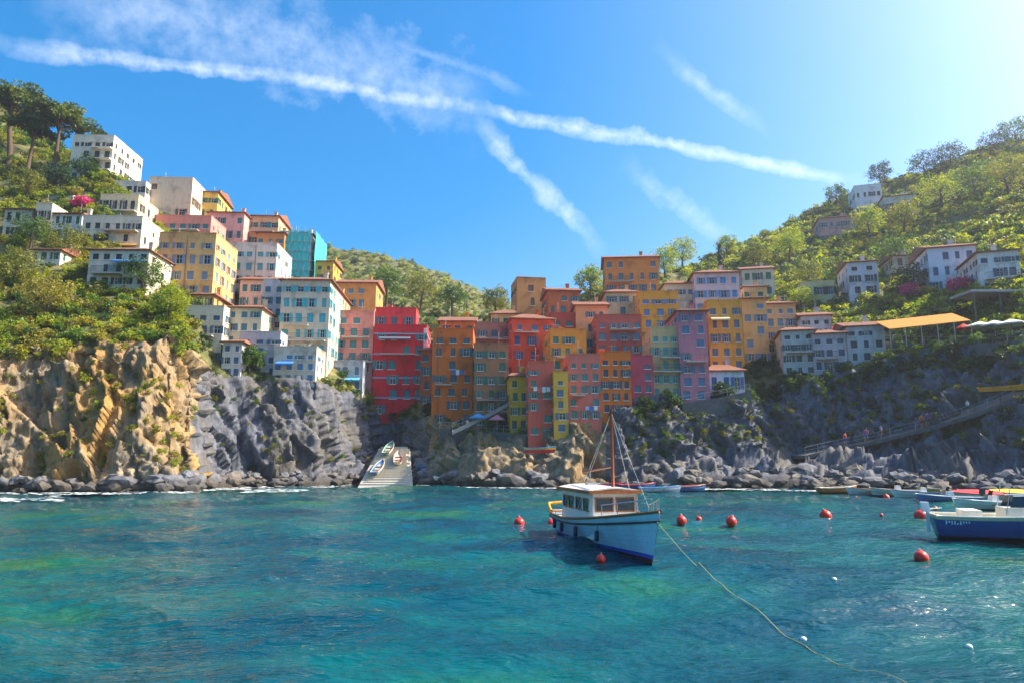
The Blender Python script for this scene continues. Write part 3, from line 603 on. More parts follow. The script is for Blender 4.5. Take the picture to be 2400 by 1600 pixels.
for a in [
 ('ochre_back_house', 'ochre house with a tiled roof between the big ochre and the pale flat roofed house', 430, 500, 690, 760, 'd4a868', 3, 8, 2, 3, 'hip', BR), ('pink_back_house', 'pale pink house wedged behind the cream middle house', 560, 640, 655, 760, 'd8b4a4', 3, 8, 3, 3, 'gable', TE),
 ('peach_house', 'peach house between the cyan shuttered house and the orange gable', 745, 800, 690, 800, 'e0b48c', 3, 8, 4, 2, 'hip', GR), ('grey_lower_house', 'grey white narrow house left of the lilac grey house', 520, 565, 800, 885, 'c8c4be', 3, 7, 3, 2, 'flat', '4a6a86'),
 ('brick_back_house', 'brick coloured house filling the gap right of the red house', 985, 1040, 820, 950, 'b0603c', 0, 7, 4, 2, 'hip', '3c6a72'), ('straw_house', 'straw yellow house between the plum house and the tower', 1150, 1222, 735, 830, 'd9b070', 0, 8, 3, 3, 'hip', GR),
 ('apricot_house', 'apricot house between the rust roof and the hilltop orange house', 1350, 1425, 715, 820, 'e0a06a', 0, 8, 3, 3, 'gable', TE), ('ivory_house', 'ivory house behind the sunflower yellow and lilac houses', 1560, 1635, 665, 760, 'dccfb4', -2, 8, 3, 3, 'hip', '5a86bc'),
 ('honey_house', 'honey coloured house above the tan stepped house', 1745, 1800, 672, 760, 'd8b078', -6, 8, 3, 2, 'hip', GR), ('red_back_house', 'dull red house above the amber house in the centre', 1290, 1350, 740, 830, 'b4503c', 0, 8, 3, 2, 'flat', TE),
 ('pearl_house', 'pearl grey house above the shaded pink oleander house', 1880, 1950, 740, 820, 'c9c8c6', -12, 8, 3, 3, 'gable', DK), ('stone_cottage', 'stone cottage between two terrace walls on the right slope', 2095, 2150, 600, 660, 'b8a890', -12, 8, 2, 2, 'gable', BR),
 ('ridge_cottage', 'white cottage with a tiled roof left of the terrace house on the left ridge', 122, 190, 500, 560, 'e0dacc', 3, 7, 2, 3, 'hip', GR), ('cliff_cottage', 'cream cottage among the trees at the far left slope', 60, 140, 585, 640, 'dcd2ba', 3, 7, 2, 3, 'gable', GR), ('villa_annex', 'pale annex below the white villa behind the retaining wall', 262, 340, 430, 480, 'e2dccf', 3, 7, 2, 3, 'flat', DK)]:
    H_(*a)
# ---------------------------------------------------------------- plants
def leaf_cloud(n, size, rng, shape='ball', flat=.75):
    """n small leaf faces spread through a lumpy volume of radius 1"""
    lob = rng.normal(size=(9, 3)); lob /= np.linalg.norm(lob, axis=1)[:, None]; lob *= rng.uniform(.25, .75, (9, 1)); lob[:, 2] *= flat
    k = rng.randint(0, 9, n); d = rng.normal(size=(n, 3)); d /= np.linalg.norm(d, axis=1)[:, None]
    r = rng.uniform(.25, .5, 9)[k]*rng.uniform(.45, 1.08, n)**.5; c = lob[k]+d*r[:, None]*np.array([1, 1, flat])
    a = rng.normal(size=(n, 3)); a /= np.linalg.norm(a, axis=1)[:, None]; b = np.cross(a, rng.normal(size=(n, 3))); b /= np.linalg.norm(b, axis=1)[:, None]+1e-9
    s = size*rng.uniform(.6, 1.4, (n, 1)); return np.stack([c-a*s*.5-b*s*.35, c+a*s*.6, c-a*s*.45+b*s*.45], 1)      # n,3,3
RG = np.random.RandomState(5)
BUSH = [leaf_cloud(250, .20, RG) for _ in range(6)]
BUSHF = [leaf_cloud(60, .34, RG) for _ in range(4)]
LEAF = {'olive': leafmat('olive_leaves', '4a5a1c', '8a8a2c'), 'green': leafmat('green_leaves', '24481a', '5c7c26'), 'bright': leafmat('bright_leaves', '648220', 'a0a82e', .55), 'dry': leafmat('dry_leaves', '76702a', 'a09a3c'), 'deep': leafmat('deep_leaves', '18341c', '34562a', .3), 'pink': leafmat('pink_flowers', 'b02878', 'e04a9c', .3), 'pine': leafmat('pine_needles', '26401a', '6a7a24', .35)}
def bushes(name, label, pts, sizes, mats, tmpl=BUSH, kindname='stuff'):
    pts = np.asarray(pts); n = len(pts); T = []; M = []
    for i in range(n):
        t = tmpl[RG.randint(len(tmpl))]; a = RG.rand()*6.28; c, s = math.cos(a), math.sin(a); Rz = np.array([[c, -s, 0], [s, c, 0], [0, 0, 1]])
        T.append((t.reshape(-1, 3)@Rz.T)*sizes[i]*np.array([1, 1, RG.uniform(.7, 1.1)])+pts[i]+np.array([0, 0, sizes[i]*.35])); M.append(np.full(len(t), RG.randint(len(mats))))
    V = np.concatenate(T); o = link(name, npmesh(name, V, np.arange(len(V)).reshape(-1, 3), False, np.concatenate(M)), mats)
    if kindname: kind(o, kindname)
    return o
HB = []                                   # house footprints in picture columns, to keep shrubs out of rooms
for c in HOUSES: HB.append((c['root'].matrix_basis.inverted(), c['w'], c['side'], c['H']))
def free(p, m=.6):
    v = Vector(p)
    for inv, w, s, h in HB:
        q = inv @ v
        if -m < q.x < w+m and -m < q.y < s+m and q.z < h+1: return False
    return True
def scatter(n, px0, px1, k0, k1, accept=None):
    out = []
    ci0, ci1 = np.searchsorted(TC, px0), np.searchsorted(TC, px1)-1
    while len(out) < n and n > 0:
        i = RG.randint(ci0, ci1); j = RG.randint(1, TV.shape[1]-2); k = TK[i, j]
        if not (k0 <= k <= k1): n -= .02; continue
        p = TV[i, j]+RG.uniform(-.5, .5, 3)*np.array([1, 1, .2])
        if accept and not accept(TC[i], k, p): n -= .05; continue
        if free(p): out.append(p)
        else: n -= .05
    return out
def st(o, label): return o
p = scatter(1500, -300, 470, 2.0, 6.0); bushes('left_slope_scrub', '', p, RG.uniform(.6, 1.7, len(p)), [LEAF['olive'], LEAF['green'], LEAF['dry'], LEAF['bright'], LEAF['bright']])
p = scatter(650, 466, 1200, 2.0, 6.0); bushes('inner_slope_scrub', '', p, RG.uniform(.5, 1.3, len(p)), [LEAF['green'], LEAF['olive'], LEAF['deep']])
p = scatter(500, 1200, 1620, 2.0, 6.0); bushes('centre_slope_scrub', '', p, RG.uniform(.5, 1.3, len(p)), [LEAF['bright'], LEAF['olive'], LEAF['green']])
p = scatter(3200, 1600, 2700, 3.0, 6.0); bushes('right_slope_scrub', '', p, RG.uniform(.7, 2.1, len(p)), [LEAF['bright'], LEAF['bright'], LEAF['olive'], LEAF['green'], LEAF['deep']])
p = scatter(2000, 1650, 2700, 4.3, 6.0); bushes('right_ridge_scrub', '', p, RG.uniform(1.0, 2.4, len(p)), [LEAF['bright'], LEAF['olive'], LEAF['green'], LEAF['deep']], BUSHF)
p = scatter(700, -300, 300, 4.5, 6.0); bushes('left_ridge_scrub', '', p, RG.uniform(.8, 1.8, len(p)), [LEAF['olive'], LEAF['green'], LEAF['bright']])
p = scatter(760, 1480, 2700, 1.1, 1.9); bushes('right_cliff_plants', '', p, RG.uniform(.3, .8, len(p)), [LEAF['deep'], LEAF['green'], LEAF['olive']])
p = scatter(1000, 1480, 2700, 1.8, 3.2); bushes('right_cliff_scrub', '', p, RG.uniform(.5, 1.2, len(p)), [LEAF['deep'], LEAF['green']])
p = scatter(160, -100, 470, .9, 2.0); bushes('left_cliff_plants', '', p, RG.uniform(.3, .9, len(p)), [LEAF['olive'], LEAF['dry'], LEAF['bright']])
p = scatter(120, 480, 1180, 1.0, 2.0); bushes('inner_cliff_plants', '', p, RG.uniform(.3, .8, len(p)), [LEAF['green'], LEAF['olive']])
fi = RG.randint(0, FV.shape[0], 7500); fj = RG.randint(2, FV.shape[1]-2, 7500)
bushes('terraced_hill_scrub', '', FV[fi, fj], RG.uniform(.9, 2.3, 7500), [LEAF['bright'], LEAF['olive'], LEAF['green']], BUSHF)

BARK = plain('bark', '5a4634', .9, .3, 6)
def tree(name, label, px, py, h, rad, leaf, shape='round', n=1400, group=None, depth=None, size=.34):
    b = P(px, py, depth or depth_at(px, py)); root = empty(name, b); tag(root, label, 'tree', group); rg = np.random.RandomState(int(px*7+py) % 9999)
    tr = MB(); lean = rg.uniform(-.08, .08, 2)*h; top = Vector((lean[0], lean[1], h*(.8 if shape == 'pine' else .62)))
    tr.tube([(0, 0, -1.5), (lean[0]*.2, lean[1]*.2, h*.2), (lean[0]*.6, lean[1]*.6, h*.45), top], [h*.035, h*.03, h*.024, h*.012], 7)
    cl = []
    if shape == 'pine':
        for i in range(11):
            a = i*2.4; rr = rad*(.25+.6*(i % 4)/3); c = Vector((math.cos(a)*rr, math.sin(a)*rr, h*(.86+.05*math.sin(i*1.7))-.10*rr)); cl.append((c, rad*.44, .5)); st_ = top*(.7+.03*i % .25); tr.tube([st_, st_.lerp(c, .5)+Vector((0, 0, .2)), c], [h*.012, h*.008, h*.003], 5)
    elif shape == 'cypress':
        for i in range(9): t = i/8; cl.append((Vector((0, 0, h*(.12+.85*t))), rad*(1.0-.75*abs(t-.3)/.7), 1.3))
    else:
        for i in range(12):
            a = i*2.4; t = (i+.5)/12; rr = rad*.62*math.sin(math.pi*(.25+.6*t)); c = Vector((math.cos(a)*rr, math.sin(a)*rr, h*(.42+.5*t))); cl.append((c, rad*rg.uniform(.38, .55), .85))
            if i % 2 == 0: s0 = top*(.55+.03*i); tr.tube([s0, c], [h*.012, h*.004], 5)
    T = []; per = n//len(cl)
    for c, r, fl in cl:
        t = leaf_cloud(per, size/r, rg, flat=fl); T.append(t.reshape(-1, 3)*r*1.25+np.array(c))
    V = np.concatenate(T); tr.build('trunk', BARK, root, True); link('crown', npmesh('crown', V, np.arange(len(V)).reshape(-1, 3)), LEAF[leaf], root); return root
tree('umbrella_pine', 'broad umbrella pine with a bare trunk on the left skyline', 128, 392, 14, 6.8, 'pine', 'pine', 7000, depth=135, size=.42)
tree('umbrella_pine', 'tall round pine at the left edge of the picture', 22, 395, 19, 8, 'pine', 'pine', 8000, depth=140, size=.42)
tree('umbrella_pine', 'small dark pine between the two tall ones on the left', 66, 392, 11, 4.5, 'pine', 'pine', 4000, depth=134, size=.4)
for (x, y, h, r, lf, sh, lab) in [
  (205, 425, 5, 3.2, 'green', 'round', 'dark bushy tree under the white villa'), (135, 445, 5, 3, 'deep', 'round', 'dark tree left of the bushes below the white villa'), (60, 470, 6, 3.4, 'olive', 'round', 'olive coloured tree under the tall left pines'),
  (330, 700, 6, 3.4, 'green', 'round', 'green tree at the top of the lit left cliff'), (70, 590, 6, 3.6, 'green', 'round', 'broad tree below the low pale house at far left'), (150, 620, 6, 3.6, 'olive', 'round', 'yellowing tree left of the pale house with the blue awning'), (30, 680, 6, 4, 'olive', 'round', 'olive tree at the far left above the cliff'), (110, 740, 5, 3.4, 'dry', 'round', 'dry golden tree on the lit cliff at left'),
  (395, 760, 5, 2.6, 'bright', 'round', 'yellow green tree at the right edge of the lit cliff'), (585, 880, 4.0, 2.2, 'green', 'round', 'green tree in front of the lilac grey house'),
  (905, 725, 8, 3.5, 'green', 'round', 'green tree just above the red attic'), (985, 735, 8, 3.6, 'olive', 'round', 'olive green tree behind the red house'), (1060, 748, 7, 3.2, 'green', 'round', 'tree left of the plum house on the far slope'), (1160, 755, 7, 3, 'olive', 'round', 'tree left of the stone tower'),
  (1225, 770, 3.5, 2.2, 'pink', 'round', 'magenta bougainvillea below the stone tower'), (1385, 700, 6, 3, 'bright', 'round', 'yellow green tree left of the hilltop orange house'), (1560, 660, 7, 3.4, 'bright', 'round', 'bright tree right of the hilltop orange house'), (1600, 640, 8, 3.6, 'bright', 'round', 'bright tree left of the pinkish white house'),
  (1705, 610, 6, 3, 'bright', 'round', 'bright tree on the ridge above the pinkish white house'), (1770, 640, 6, 3.2, 'olive', 'round', 'olive tree behind the cream garden house'), (1850, 620, 8, 4, 'bright', 'round', 'broad bright tree in the middle of the right slope'), (1900, 690, 7, 3.6, 'olive', 'round', 'olive tree beside the small yellow house'), (1965, 690, 6, 3.2, 'green', 'round', 'green tree left of the tall grey white house'),
  (1880, 740, 5, 3, 'bright', 'round', 'yellow green tree above the grey green house'), (2100, 640, 8, 4.2, 'green', 'round', 'broad green tree left of the large blue white house'), (2140, 700, 6, 3.4, 'deep', 'round', 'dark tree at the foot of the large blue white house'), (2120, 560, 8, 4, 'olive', 'round', 'olive tree high on the right slope'), (2040, 560, 7, 3.6, 'bright', 'round', 'bright tree right of the pink hill house'),
  (1965, 490, 7, 3.5, 'green', 'round', 'dark tree above the pink hill house'), (2065, 445, 8, 3.6, 'deep', 'round', 'tree on the ridge behind the white ridge house'), (2170, 425, 8, 4.4, 'deep', 'round', 'dark tree on the ridge right of the brown roofed villa'), (2230, 400, 8, 4.4, 'deep', 'round', 'dark tree high on the ridge of the right hill'), (2340, 372, 8, 5, 'deep', 'round', 'dark tree on the ridge near the right edge'), (2385, 345, 8, 4.5, 'green', 'round', 'tree on the skyline at the right edge'), (2290, 480, 9, 5, 'green', 'round', 'broad tree above the orange roofed house'), (2370, 470, 9, 5, 'olive', 'round', 'tree at the right edge above the orange roof'), (2210, 500, 9, 5, 'bright', 'round', 'bright tree above the large blue white house'),
  (2135, 715, 3.6, 2.4, 'pink', 'round', 'pink bougainvillea left of the restaurant terrace'), (2255, 700, 3.4, 2.2, 'pink', 'round', 'pink bougainvillea under the large blue white house'), (192, 500, 3, 2.0, 'pink', 'round', 'pink bougainvillea below the white villa'),
  (1945, 800, 2.2, 1.4, 'pink', 'round', 'pink oleander in front of the shaded house')]:
    far = depth_at(x, y) > 150
    lfs = .27 if far else .2
    tree('bougainvillea' if lf == 'pink' and 'bou' in lab else ('oleander' if lf == 'pink' else 'broadleaf_tree'), lab, x, y, h*(1.25 if far else 1), r*(1.25 if far else 1), lf, sh, 2600, size=lfs)
for (x, y, h, lab) in [(2035, 500, 9, 'thin dark cypress right of the white ridge house'), (1690, 640, 8, 'thin cypress behind the pinkish white house'), (560, 585, 6, 'thin cypress among the houses on the left skyline')]:
    tree('cypress', lab, x, y, h, 1.1, 'deep', 'cypress', 900)

# ---------------------------------------------------------------- terraces, walls, rail
STONE = plain('terrace_stone', '8d8272', .95, .35, 1.4)
def wall_strip(name, label, pts, h, th=.6, mat=STONE, cat='wall'):
    pts = [Vector(p) for p in pts]; o = pts[0].copy(); m = MB()
    for a, b in zip(pts[:-1], pts[1:]):
        d = (b-a); d.z = 0; n = Vector((-d.y, d.x, 0)).normalized()*th
        a, b = a-o, b-o; lo = Vector((0, 0, 3.0)); up = Vector((0, 0, h))
        m.hexa([a-lo, b-lo, b+n-lo, a+n-lo, a+up, b+up, b+n+up, a+n+up])
    r = m.build(name, mat); r.location = o; tag(r, label, cat); return r
wall_strip('retaining_wall', 'long pale retaining wall under the white villa on the left hill', [ground(x, y) for x, y in ((-60, 478), (60, 474), (170, 470), (330, 462))], 1.0, .6, plain('pale_wall', 'b8ab98', .9, .25, 1))
wall_strip('retaining_wall', 'rough stone terrace wall below the narrow cream house at left', [ground(x, y) for x, y in ((100, 545), (170, 540), (195, 538))], 2.2, .6)
for i, (x0, x1, y) in enumerate([(1640, 1800, 655), (1700, 1900, 625), (1850, 2010, 640), (2020, 2200, 535), (2080, 2380, 455), (2150, 2400, 560), (1760, 1960, 580)]):
    wall_strip('terrace_wall', ['lowest stone terrace wall near the cream garden house', 'stone terrace wall behind the cream garden house', 'stone terrace wall under the pink hill house', 'stone terrace wall left of the orange roofed house high up', 'long upper terrace wall high on the right hill', 'stone terrace wall above the large blue white house', 'terrace wall left of the pink hill house'][i], [ground(x, y+ (4 if k % 2 else 0)) for k, x in enumerate(np.linspace(x0, x1, 6))], 1.1)
CONC = plain('concrete', 'a39e96', .9, .2, .8)
def railing(root, pts, h=1.0, col='8a8c8c', n=1):
    m = MB(); pts = [Vector(p) for p in pts]
    for hh in (h, h*.55): m.tube([q+Vector((0, 0, hh)) for q in pts], .022, 5)
    for a, b in zip(pts[:-1], pts[1:]):
        k = max(1, int((b-a).length/1.3))
        for i in range(k+1): q = a.lerp(b, i/k); m.box(q.x-.03, q.x+.03, q.y-.03, q.y+.03, q.z, q.z+h)
    return m.build('railing', plain('rail_'+col, col, .5), root)
# the stepped slipway of pale planks
def slipway():
    b0 = onwater(905, 1137); b1 = P(925, 1046, 104); root = empty('slipway', b0); tag(root, 'white stepped slipway running down to the water below the red house', 'slipway')
    pl = stucco('cbbfa6'); n = 17; d = b1-b0; me = None; wB, wT = 3.3, 1.9
    for i in range(n):
        t = (i+.5)/n; q = d*t; hw = wB+(wT-wB)*t
        m = MB(); ln = d.y/n; jl, jr = RND.uniform(-.35, .25), RND.uniform(-.25, .35); m.box(-hw+jl, hw+jr, -ln*.46, ln*.46, -1.2, .1+RND.uniform(-.05, .06)); o = m.build('step', pl, root); o.location = (q.x, q.y, q.z)
    s = MB(); s.hexa([(-wB-.4, -.6, -3), (wB+.4, -.6, -3), (d.x+wT+.4, d.y, -3), (d.x-wT-.4, d.y, -3), (-wB-.4, -.6, -.25), (wB+.4, -.6, -.25), (d.x+wT+.4, d.y, d.z-.25), (d.x-wT-.4, d.y, d.z-.25)]); s.build('ramp_bed', CONC, root)
slipway()
DKST = plain('dark_stone', '5a5a58', .95, .35, 1.2)
def quay(name, label, pts, back, h, cat='quay', mat=None):
    pts = [Vector(p) for p in pts]; o = pts[0].copy(); m = MB()
    for a, b in zip(pts[:-1], pts[1:]):
        a, b = a-o, b-o; k = Vector((0, back, 0)); m.hexa([a-Vector((0, 0, h)), b-Vector((0, 0, h)), b+k-Vector((0, 0, h)), a+k-Vector((0, 0, h)), a, b, b+k, a+k])
    r = empty(name, o); tag(r, label, cat); m.build('slab', mat or CONC, r); railing(r, [p-o+Vector((0, .3, 0)) for p in pts]); return r
quay('quay_terrace', 'railed terrace running below the brown and orange houses', [P(1030, 1003, 101), P(1120, 1010, 99), P(1200, 1014, 97)], 6, 3, 'quay', DKST)
quay('quay_stair', 'sloping railed stair below the brown plastered house', [P(1060, 1008, 97), P(1130, 975, 99), P(1205, 935, 101)], 1.6, .6, 'stairs')
quay('boathouse_terrace', 'railed stone terrace under the white boathouse', [P(1600, 945, 94), P(1680, 932, 94), P(1760, 915, 94)], 5, 2.5, 'quay', DKST)
def PATHP(x, y): return P(x, y, depth_at(x, y)-2.4)
quay('cliff_path', 'railed path climbing along the dark right cliff', [PATHP(x, y) for x, y in ((1890, 1066), (1950, 1052), (2000, 1042), (2060, 1030), (2120, 1014), (2180, 1000), (2230, 984), (2290, 966), (2350, 942), (2440, 902))], 5.0, .45, 'path', DKST)
# restaurant terrace on the right
def parasol(label, px, py, Y, r, col, group='parasols of the restaurant terrace'):
    b = P(px, py, Y); root = empty('parasol', b); tag(root, label, 'parasol', group); m = MB(); m.tube([(0, 0, 0), (0, 0, 2.7)], .04, 6); m.build('pole', plain('steel_pole', '9aa0a4', .4, metal=.6), root)
    c = MB(); k = 8
    for i in range(k):
        a, b2 = 2*math.pi*i/k, 2*math.pi*(i+1)/k; p0 = (math.cos(a)*r, math.sin(a)*r, 2.1); p1 = (math.cos(b2)*r, math.sin(b2)*r, 2.1); c.tri(p0, p1, (0, 0, 2.75)); c.quad((p0[0], p0[1], 1.92), (p1[0], p1[1], 1.92), p1, p0)
    c.build('canopy', plain('canvas_'+col, col, .85), root)
def restaurant():
    pts = [P(x, y, depth_at(x, y+6)-2.6) for x, y in ((2075, 800), (2140, 804), (2200, 806), (2265, 805), (2330, 802), (2480, 790))]
    q = quay('restaurant_terrace', 'long railed restaurant terrace cut into the right cliff', pts, 7, 1.6, 'terrace', DKST)
    r = empty('terrace_awning', P(2110, 775, 95)); tag(r, 'long orange awning sheltering the left half of the restaurant terrace', 'awning'); o = P(2110, 775, 95)
    a = MB(); p0, p1 = P(2085, 772, 93.5)-o, P(2275, 752, 88.5)-o; k = Vector((.6, 4.5, 1.9))
    a.hexa([p0, p1, p1+k, p0+k, p0+Vector((0, 0, .1)), p1+Vector((0, 0, .1)), p1+k+Vector((0, 0, .1)), p0+k+Vector((0, 0, .1))]); a.build('canopy', plain('canvas_e08a2a', 'e08a2a', .85), r)
    m = MB()
    for t in np.linspace(0, 1, 6): q0 = p0.lerp(p1, t); m.tube([q0+Vector((0, 0, -2.6)), q0], .05, 5)
    m.build('post', plain('steel_pole', '9aa0a4', .4, metal=.6), r)
    parasol('white parasol right of the orange awning', 2300, 801, 89.5, 1.9, 'efe6d4'); parasol('red parasol on the restaurant terrace', 2262, 805, 90.5, 1.0, 'd03a24'); parasol('white parasol at the right end of the restaurant terrace', 2375, 797, 86.5, 2.0, 'efe6d4'); parasol('white parasol in the middle of the restaurant terrace', 2335, 799, 88, 1.8, 'efe6d4')
    k = empty('terrace_pavilion', P(2330, 700, 94)); tag(k, 'flat roofed grey pavilion above the restaurant terrace at the right edge', 'pavilion'); m = MB(); m.box(-3, 9, 0, 5, 1.0, 1.35); m.build('roof', plain('grey_metal', '8f9498', .5), k); m = MB()
    for x in (-2.7, 1, 4.7, 8.5): m.box(x-.08, x+.08, .2, .36, -5, .998)
    m.build('post', plain('dark_post', '3a3f44', .5), k)
restaurant()
parasol('blue parasol on the quay left of the yellow quay house', 1120, 1012, 99, 1.3, '3a8fc0', 'quay parasols'); parasol('faded pink parasol on the quay', 1165, 1016, 98, 1.1, 'c87a88', 'quay parasols')

# ---------------------------------------------------------------- boulders
def boulder_mesh(seed):
    bm = bmesh.new(); bmesh.ops.create_icosphere(bm, subdivisions=2, radius=1); off = Vector((seed*7.3, seed*3.1, 0))
    for v in bm.verts: d = noise.cell(v.co*1.7+off)*.16+noise.noise(v.co*1.3+off)*.42; v.co *= 1+d; v.co.x *= 1.15; v.co.z *= .72
    me = bpy.data.meshes.new('boulder'); bm.to_mesh(me); bm.free(); return me
BOM = [rockmat('boulder_rock_a', ['303236', '5c5d61', '77777b', '949394']), rockmat('boulder_rock_b', ['332d27', '665f56', '82796e', 'a39b8e'])]
BOV = []
for k in range(8): me = boulder_mesh(k); me.materials.append(BOM[k % 2]); BOV.append(me)
def boulders(n, px0, px1, y0, y1, smin, smax, label, group, dy=0):
    for i in range(n):
        px = RND.uniform(px0, px1); t = RND.random(); lo = np.interp(px, KX, KPY[:, 0]); py = lo+dy+(RND.uniform(y0, y1)); Y = depth_at(px, py) if py < lo else onwater(px, py).y
        b = P(px, py, Y); o = link('boulder', BOV[RND.randrange(8)]); s = RND.uniform(smin, smax)*(1.0 if t > .2 else 1.5); o.scale = (s*RND.uniform(.8, 1.3), s, s*RND.uniform(.7, 1.0)); o.location = b+Vector((0, -.3, s*.15)); o.rotation_euler = (RND.uniform(-.4, .4), RND.uniform(-.4, .4), RND.uniform(0, 6.3)); tag(o, label, 'boulder', group)
boulders(110, 1500, 2160, -48, 2, .35, .95, 'grey boulder in the heap along the shore under the right cliff', 'boulders under the right cliff')
boulders(40, 2100, 2420, -40, 0, .4, .8, 'grey boulder on the shore behind the moored boats at right', 'boulders behind the right boats')
boulders(45, -20, 470, -28, 4, .4, 1.0, 'brown boulder at the foot of the lit left cliff', 'boulders under the left cliff')
boulders(26, 800, 850, -70, 0, .5, 1.0, 'tan rock along the left flank of the slipway', 'rocks on the left flank of the slipway')
boulders(26, 965, 1010, -60, 0, .5, 1.0, 'tan rock along the right flank of the slipway', 'rocks on the right flank of the slipway')
boulders(40, 480, 810, -30, 2, .4, .9, 'wet rock at the waterline left of the slipway', 'rocks left of the slipway')
boulders(45, 990, 1340, -30, 2, .4, .9, 'brown boulder on the shore between slipway and centre', 'boulders right of the slipway')
def foam():
    T = []
    for (x0, x1, n, y0, y1) in ((-40, 470, 230, 0, 7), (480, 820, 170, -1, 6), (0, 140, 50, 8, 24), (560, 720, 70, 6, 14), (980, 1400, 200, -1, 4), (1500, 2150, 220, -1, 4)):
        for _ in range(n):
            px = RG.uniform(x0, x1); c = onwater(px, float(np.interp(px, KX, KPY[:, 0]))+RG.uniform(y0, y1), .075); l, w = RG.uniform(.15, .9), RG.uniform(.04, .16); a = RG.normal(0, .25)
            e = np.array([math.cos(a), math.sin(a), 0])*l; f = np.array([-math.sin(a), math.cos(a), 0])*w*3; o = np.array(c); k = RG.uniform(.5, 1.2, 6)
            ring = [o+e*k[0], o+e*.4*k[1]+f*k[1], o-e*.5*k[2]+f*k[2], o-e*k[3], o-e*.4*k[4]-f*k[4], o+e*.5*k[5]-f*k[5]]
            for i_ in range(1, 5): T += [ring[0], ring[i_], ring[i_+1]]
    m, nt, N, L, b = newmat('sea_foam'); n = noise_node(nt, 6, 4); r = ramp(nt, n.outputs[0], [(.3, (.5, .6, .6, 1)), (.6, (.85, .9, .9, 1))]); L.new(r.outputs[0], b.inputs['Base Color']); b.inputs['Roughness'].default_value = .8
    V = np.array(T); kind(link('sea_foam', npmesh('sea_foam', V, np.arange(len(V)).reshape(-1, 3)), m), 'stuff')
foam()
# ---------------------------------------------------------------- boats
def paint(col, rough=.3):
    key = 'paint_'+col+str(rough)
    if key in MATS: return MATS[key]
    m, nt, N, L, b = newmat(key); c = lin(col); n = noise_node(nt, 1.2, 6, .65, (1, 1, .3)); n2 = noise_node(nt, 5, 6, .7, (2.5, 2.5, .25))
    r = ramp(nt, n.outputs[0], [(.3, tuple(x*.82 for x in c[:3])+(1,)), (.65, c)]); r2 = ramp(nt, n2.outputs[0], [(.3, (.72, .68, .62, 1)), (.5, (1, 1, 1, 1))])
    L.new(mixc(nt, .6, r.outputs[0], r2.outputs[0], 'MULTIPLY'), b.inputs['Base Color']); b.inputs['Roughness'].default_value = rough; bump(nt, n2.outputs[0], b, .08, .02); MATS[key] = m; return m
WOOD = plain('varnished_wood', '9a5a2a', .4, .25, 5)
def hull_grid(L, beam, zs, draft, stern=.72, rake=.5, fine=.55, ns=28, nj=14):
    G = np.zeros((ns+1, nj+1, 3))
    for i in range(ns+1):
        s = i/ns; b = beam/2*max(0.0, 1-max(0, (s-fine)/(1-fine))**2.1)*(stern+(1-stern)*min(1, s/.4)**.7); b = max(b, .012)
        zsh = zs[0]*(1-s)**2+2*zs[1]*s*(1-s)+zs[2]*s*s; p = .42+.5*s**2.2; dr = draft*(1-.55*s**3)
        for j in range(nj+1):
            lv = [-dr, -dr*.6, -dr*.25, .03, .17]; z = lv[j] if j < 5 else .17+(zsh-.17)*(j-4)/(nj-4); v = (z+dr)/(zsh+dr); y = b*v**p; x = -L/2+L*s+rake*(s**4)*max(-.4, z/zsh)-.25*(1-s)**6*(1-v)*-1
            G[i, j] = (x, y, z)
    return G
def hull_mesh(name, G, zones, mats, parent, thick=.05, closed_bottom=True):
    """zones: (upper limit in z or ('v', j), slot)"""
    m = MB(); ns, nj = G.shape[0]-1, G.shape[1]-1
    def slot(z, j):
        for lim, s in zones:
            if (j >= lim[1] if isinstance(lim, tuple) else z < lim): return s
        return zones[-1][1]
    for sd in (1, -1):
        for i in range(ns):
            for j in range(nj):
                q = [G[i, j], G[i+1, j], G[i+1, j+1], G[i, j+1]]; z = sum(a[2] for a in q)/4; q = [(a[0], a[1]*sd, a[2]) for a in q]
                if sd > 0: q = q[::-1]
                m.quad(*q, slot(z, j))
    for j in range(nj):                       # transom
        a, b = G[0, j], G[0, j+1]; m.quad((a[0], a[1], a[2]), (a[0], -a[1], a[2]), (b[0], -b[1], b[2]), (b[0], b[1], b[2]), slot((a[2]+b[2])/2, j))
    o = m.build(name, mats, parent, False)
    me = o.data; bm = bmesh.new(); bm.from_mesh(me); bmesh.ops.remove_doubles(bm, verts=bm.verts, dist=.002); bmesh.ops.recalc_face_normals(bm, faces=bm.faces); bm.to_mesh(me); bm.free(); me.polygons.foreach_set('use_smooth', [True]*len(me.polygons)); return o
def deck(G, drop, mat, parent, inset=.03):
    m = MB()
    for i in range(G.shape[0]-1):
        a, b = G[i, -1], G[i+1, -1]; m.quad((a[0], -a[1]+inset, a[2]-drop), (b[0], -b[1]+inset, b[2]-drop), (b[0], b[1]-inset, b[2]-drop), (a[0], a[1]-inset, a[2]-drop))
    return m.build('deck', mat, parent)
def rails(G, parent, name, mat, r, off=0.0, out=.0, j=-1):
    m = MB()
    for sd in (1, -1): m.tube([(p[0], (p[1]+out)*sd, p[2]+off) for p in G[:, j]], r, 6)
    if True: a = G[0, j]; m.tube([(a[0], a[1]+out, a[2]+off), (a[0], -a[1]-out, a[2]+off)], r, 6)
    return m.build(name, mat, parent, True)
def place(root, stern, bow):
    d = bow-stern; root.location = (stern+bow)/2; root.rotation_euler = (0, 0, math.atan2(d.y, d.x)); return d.length
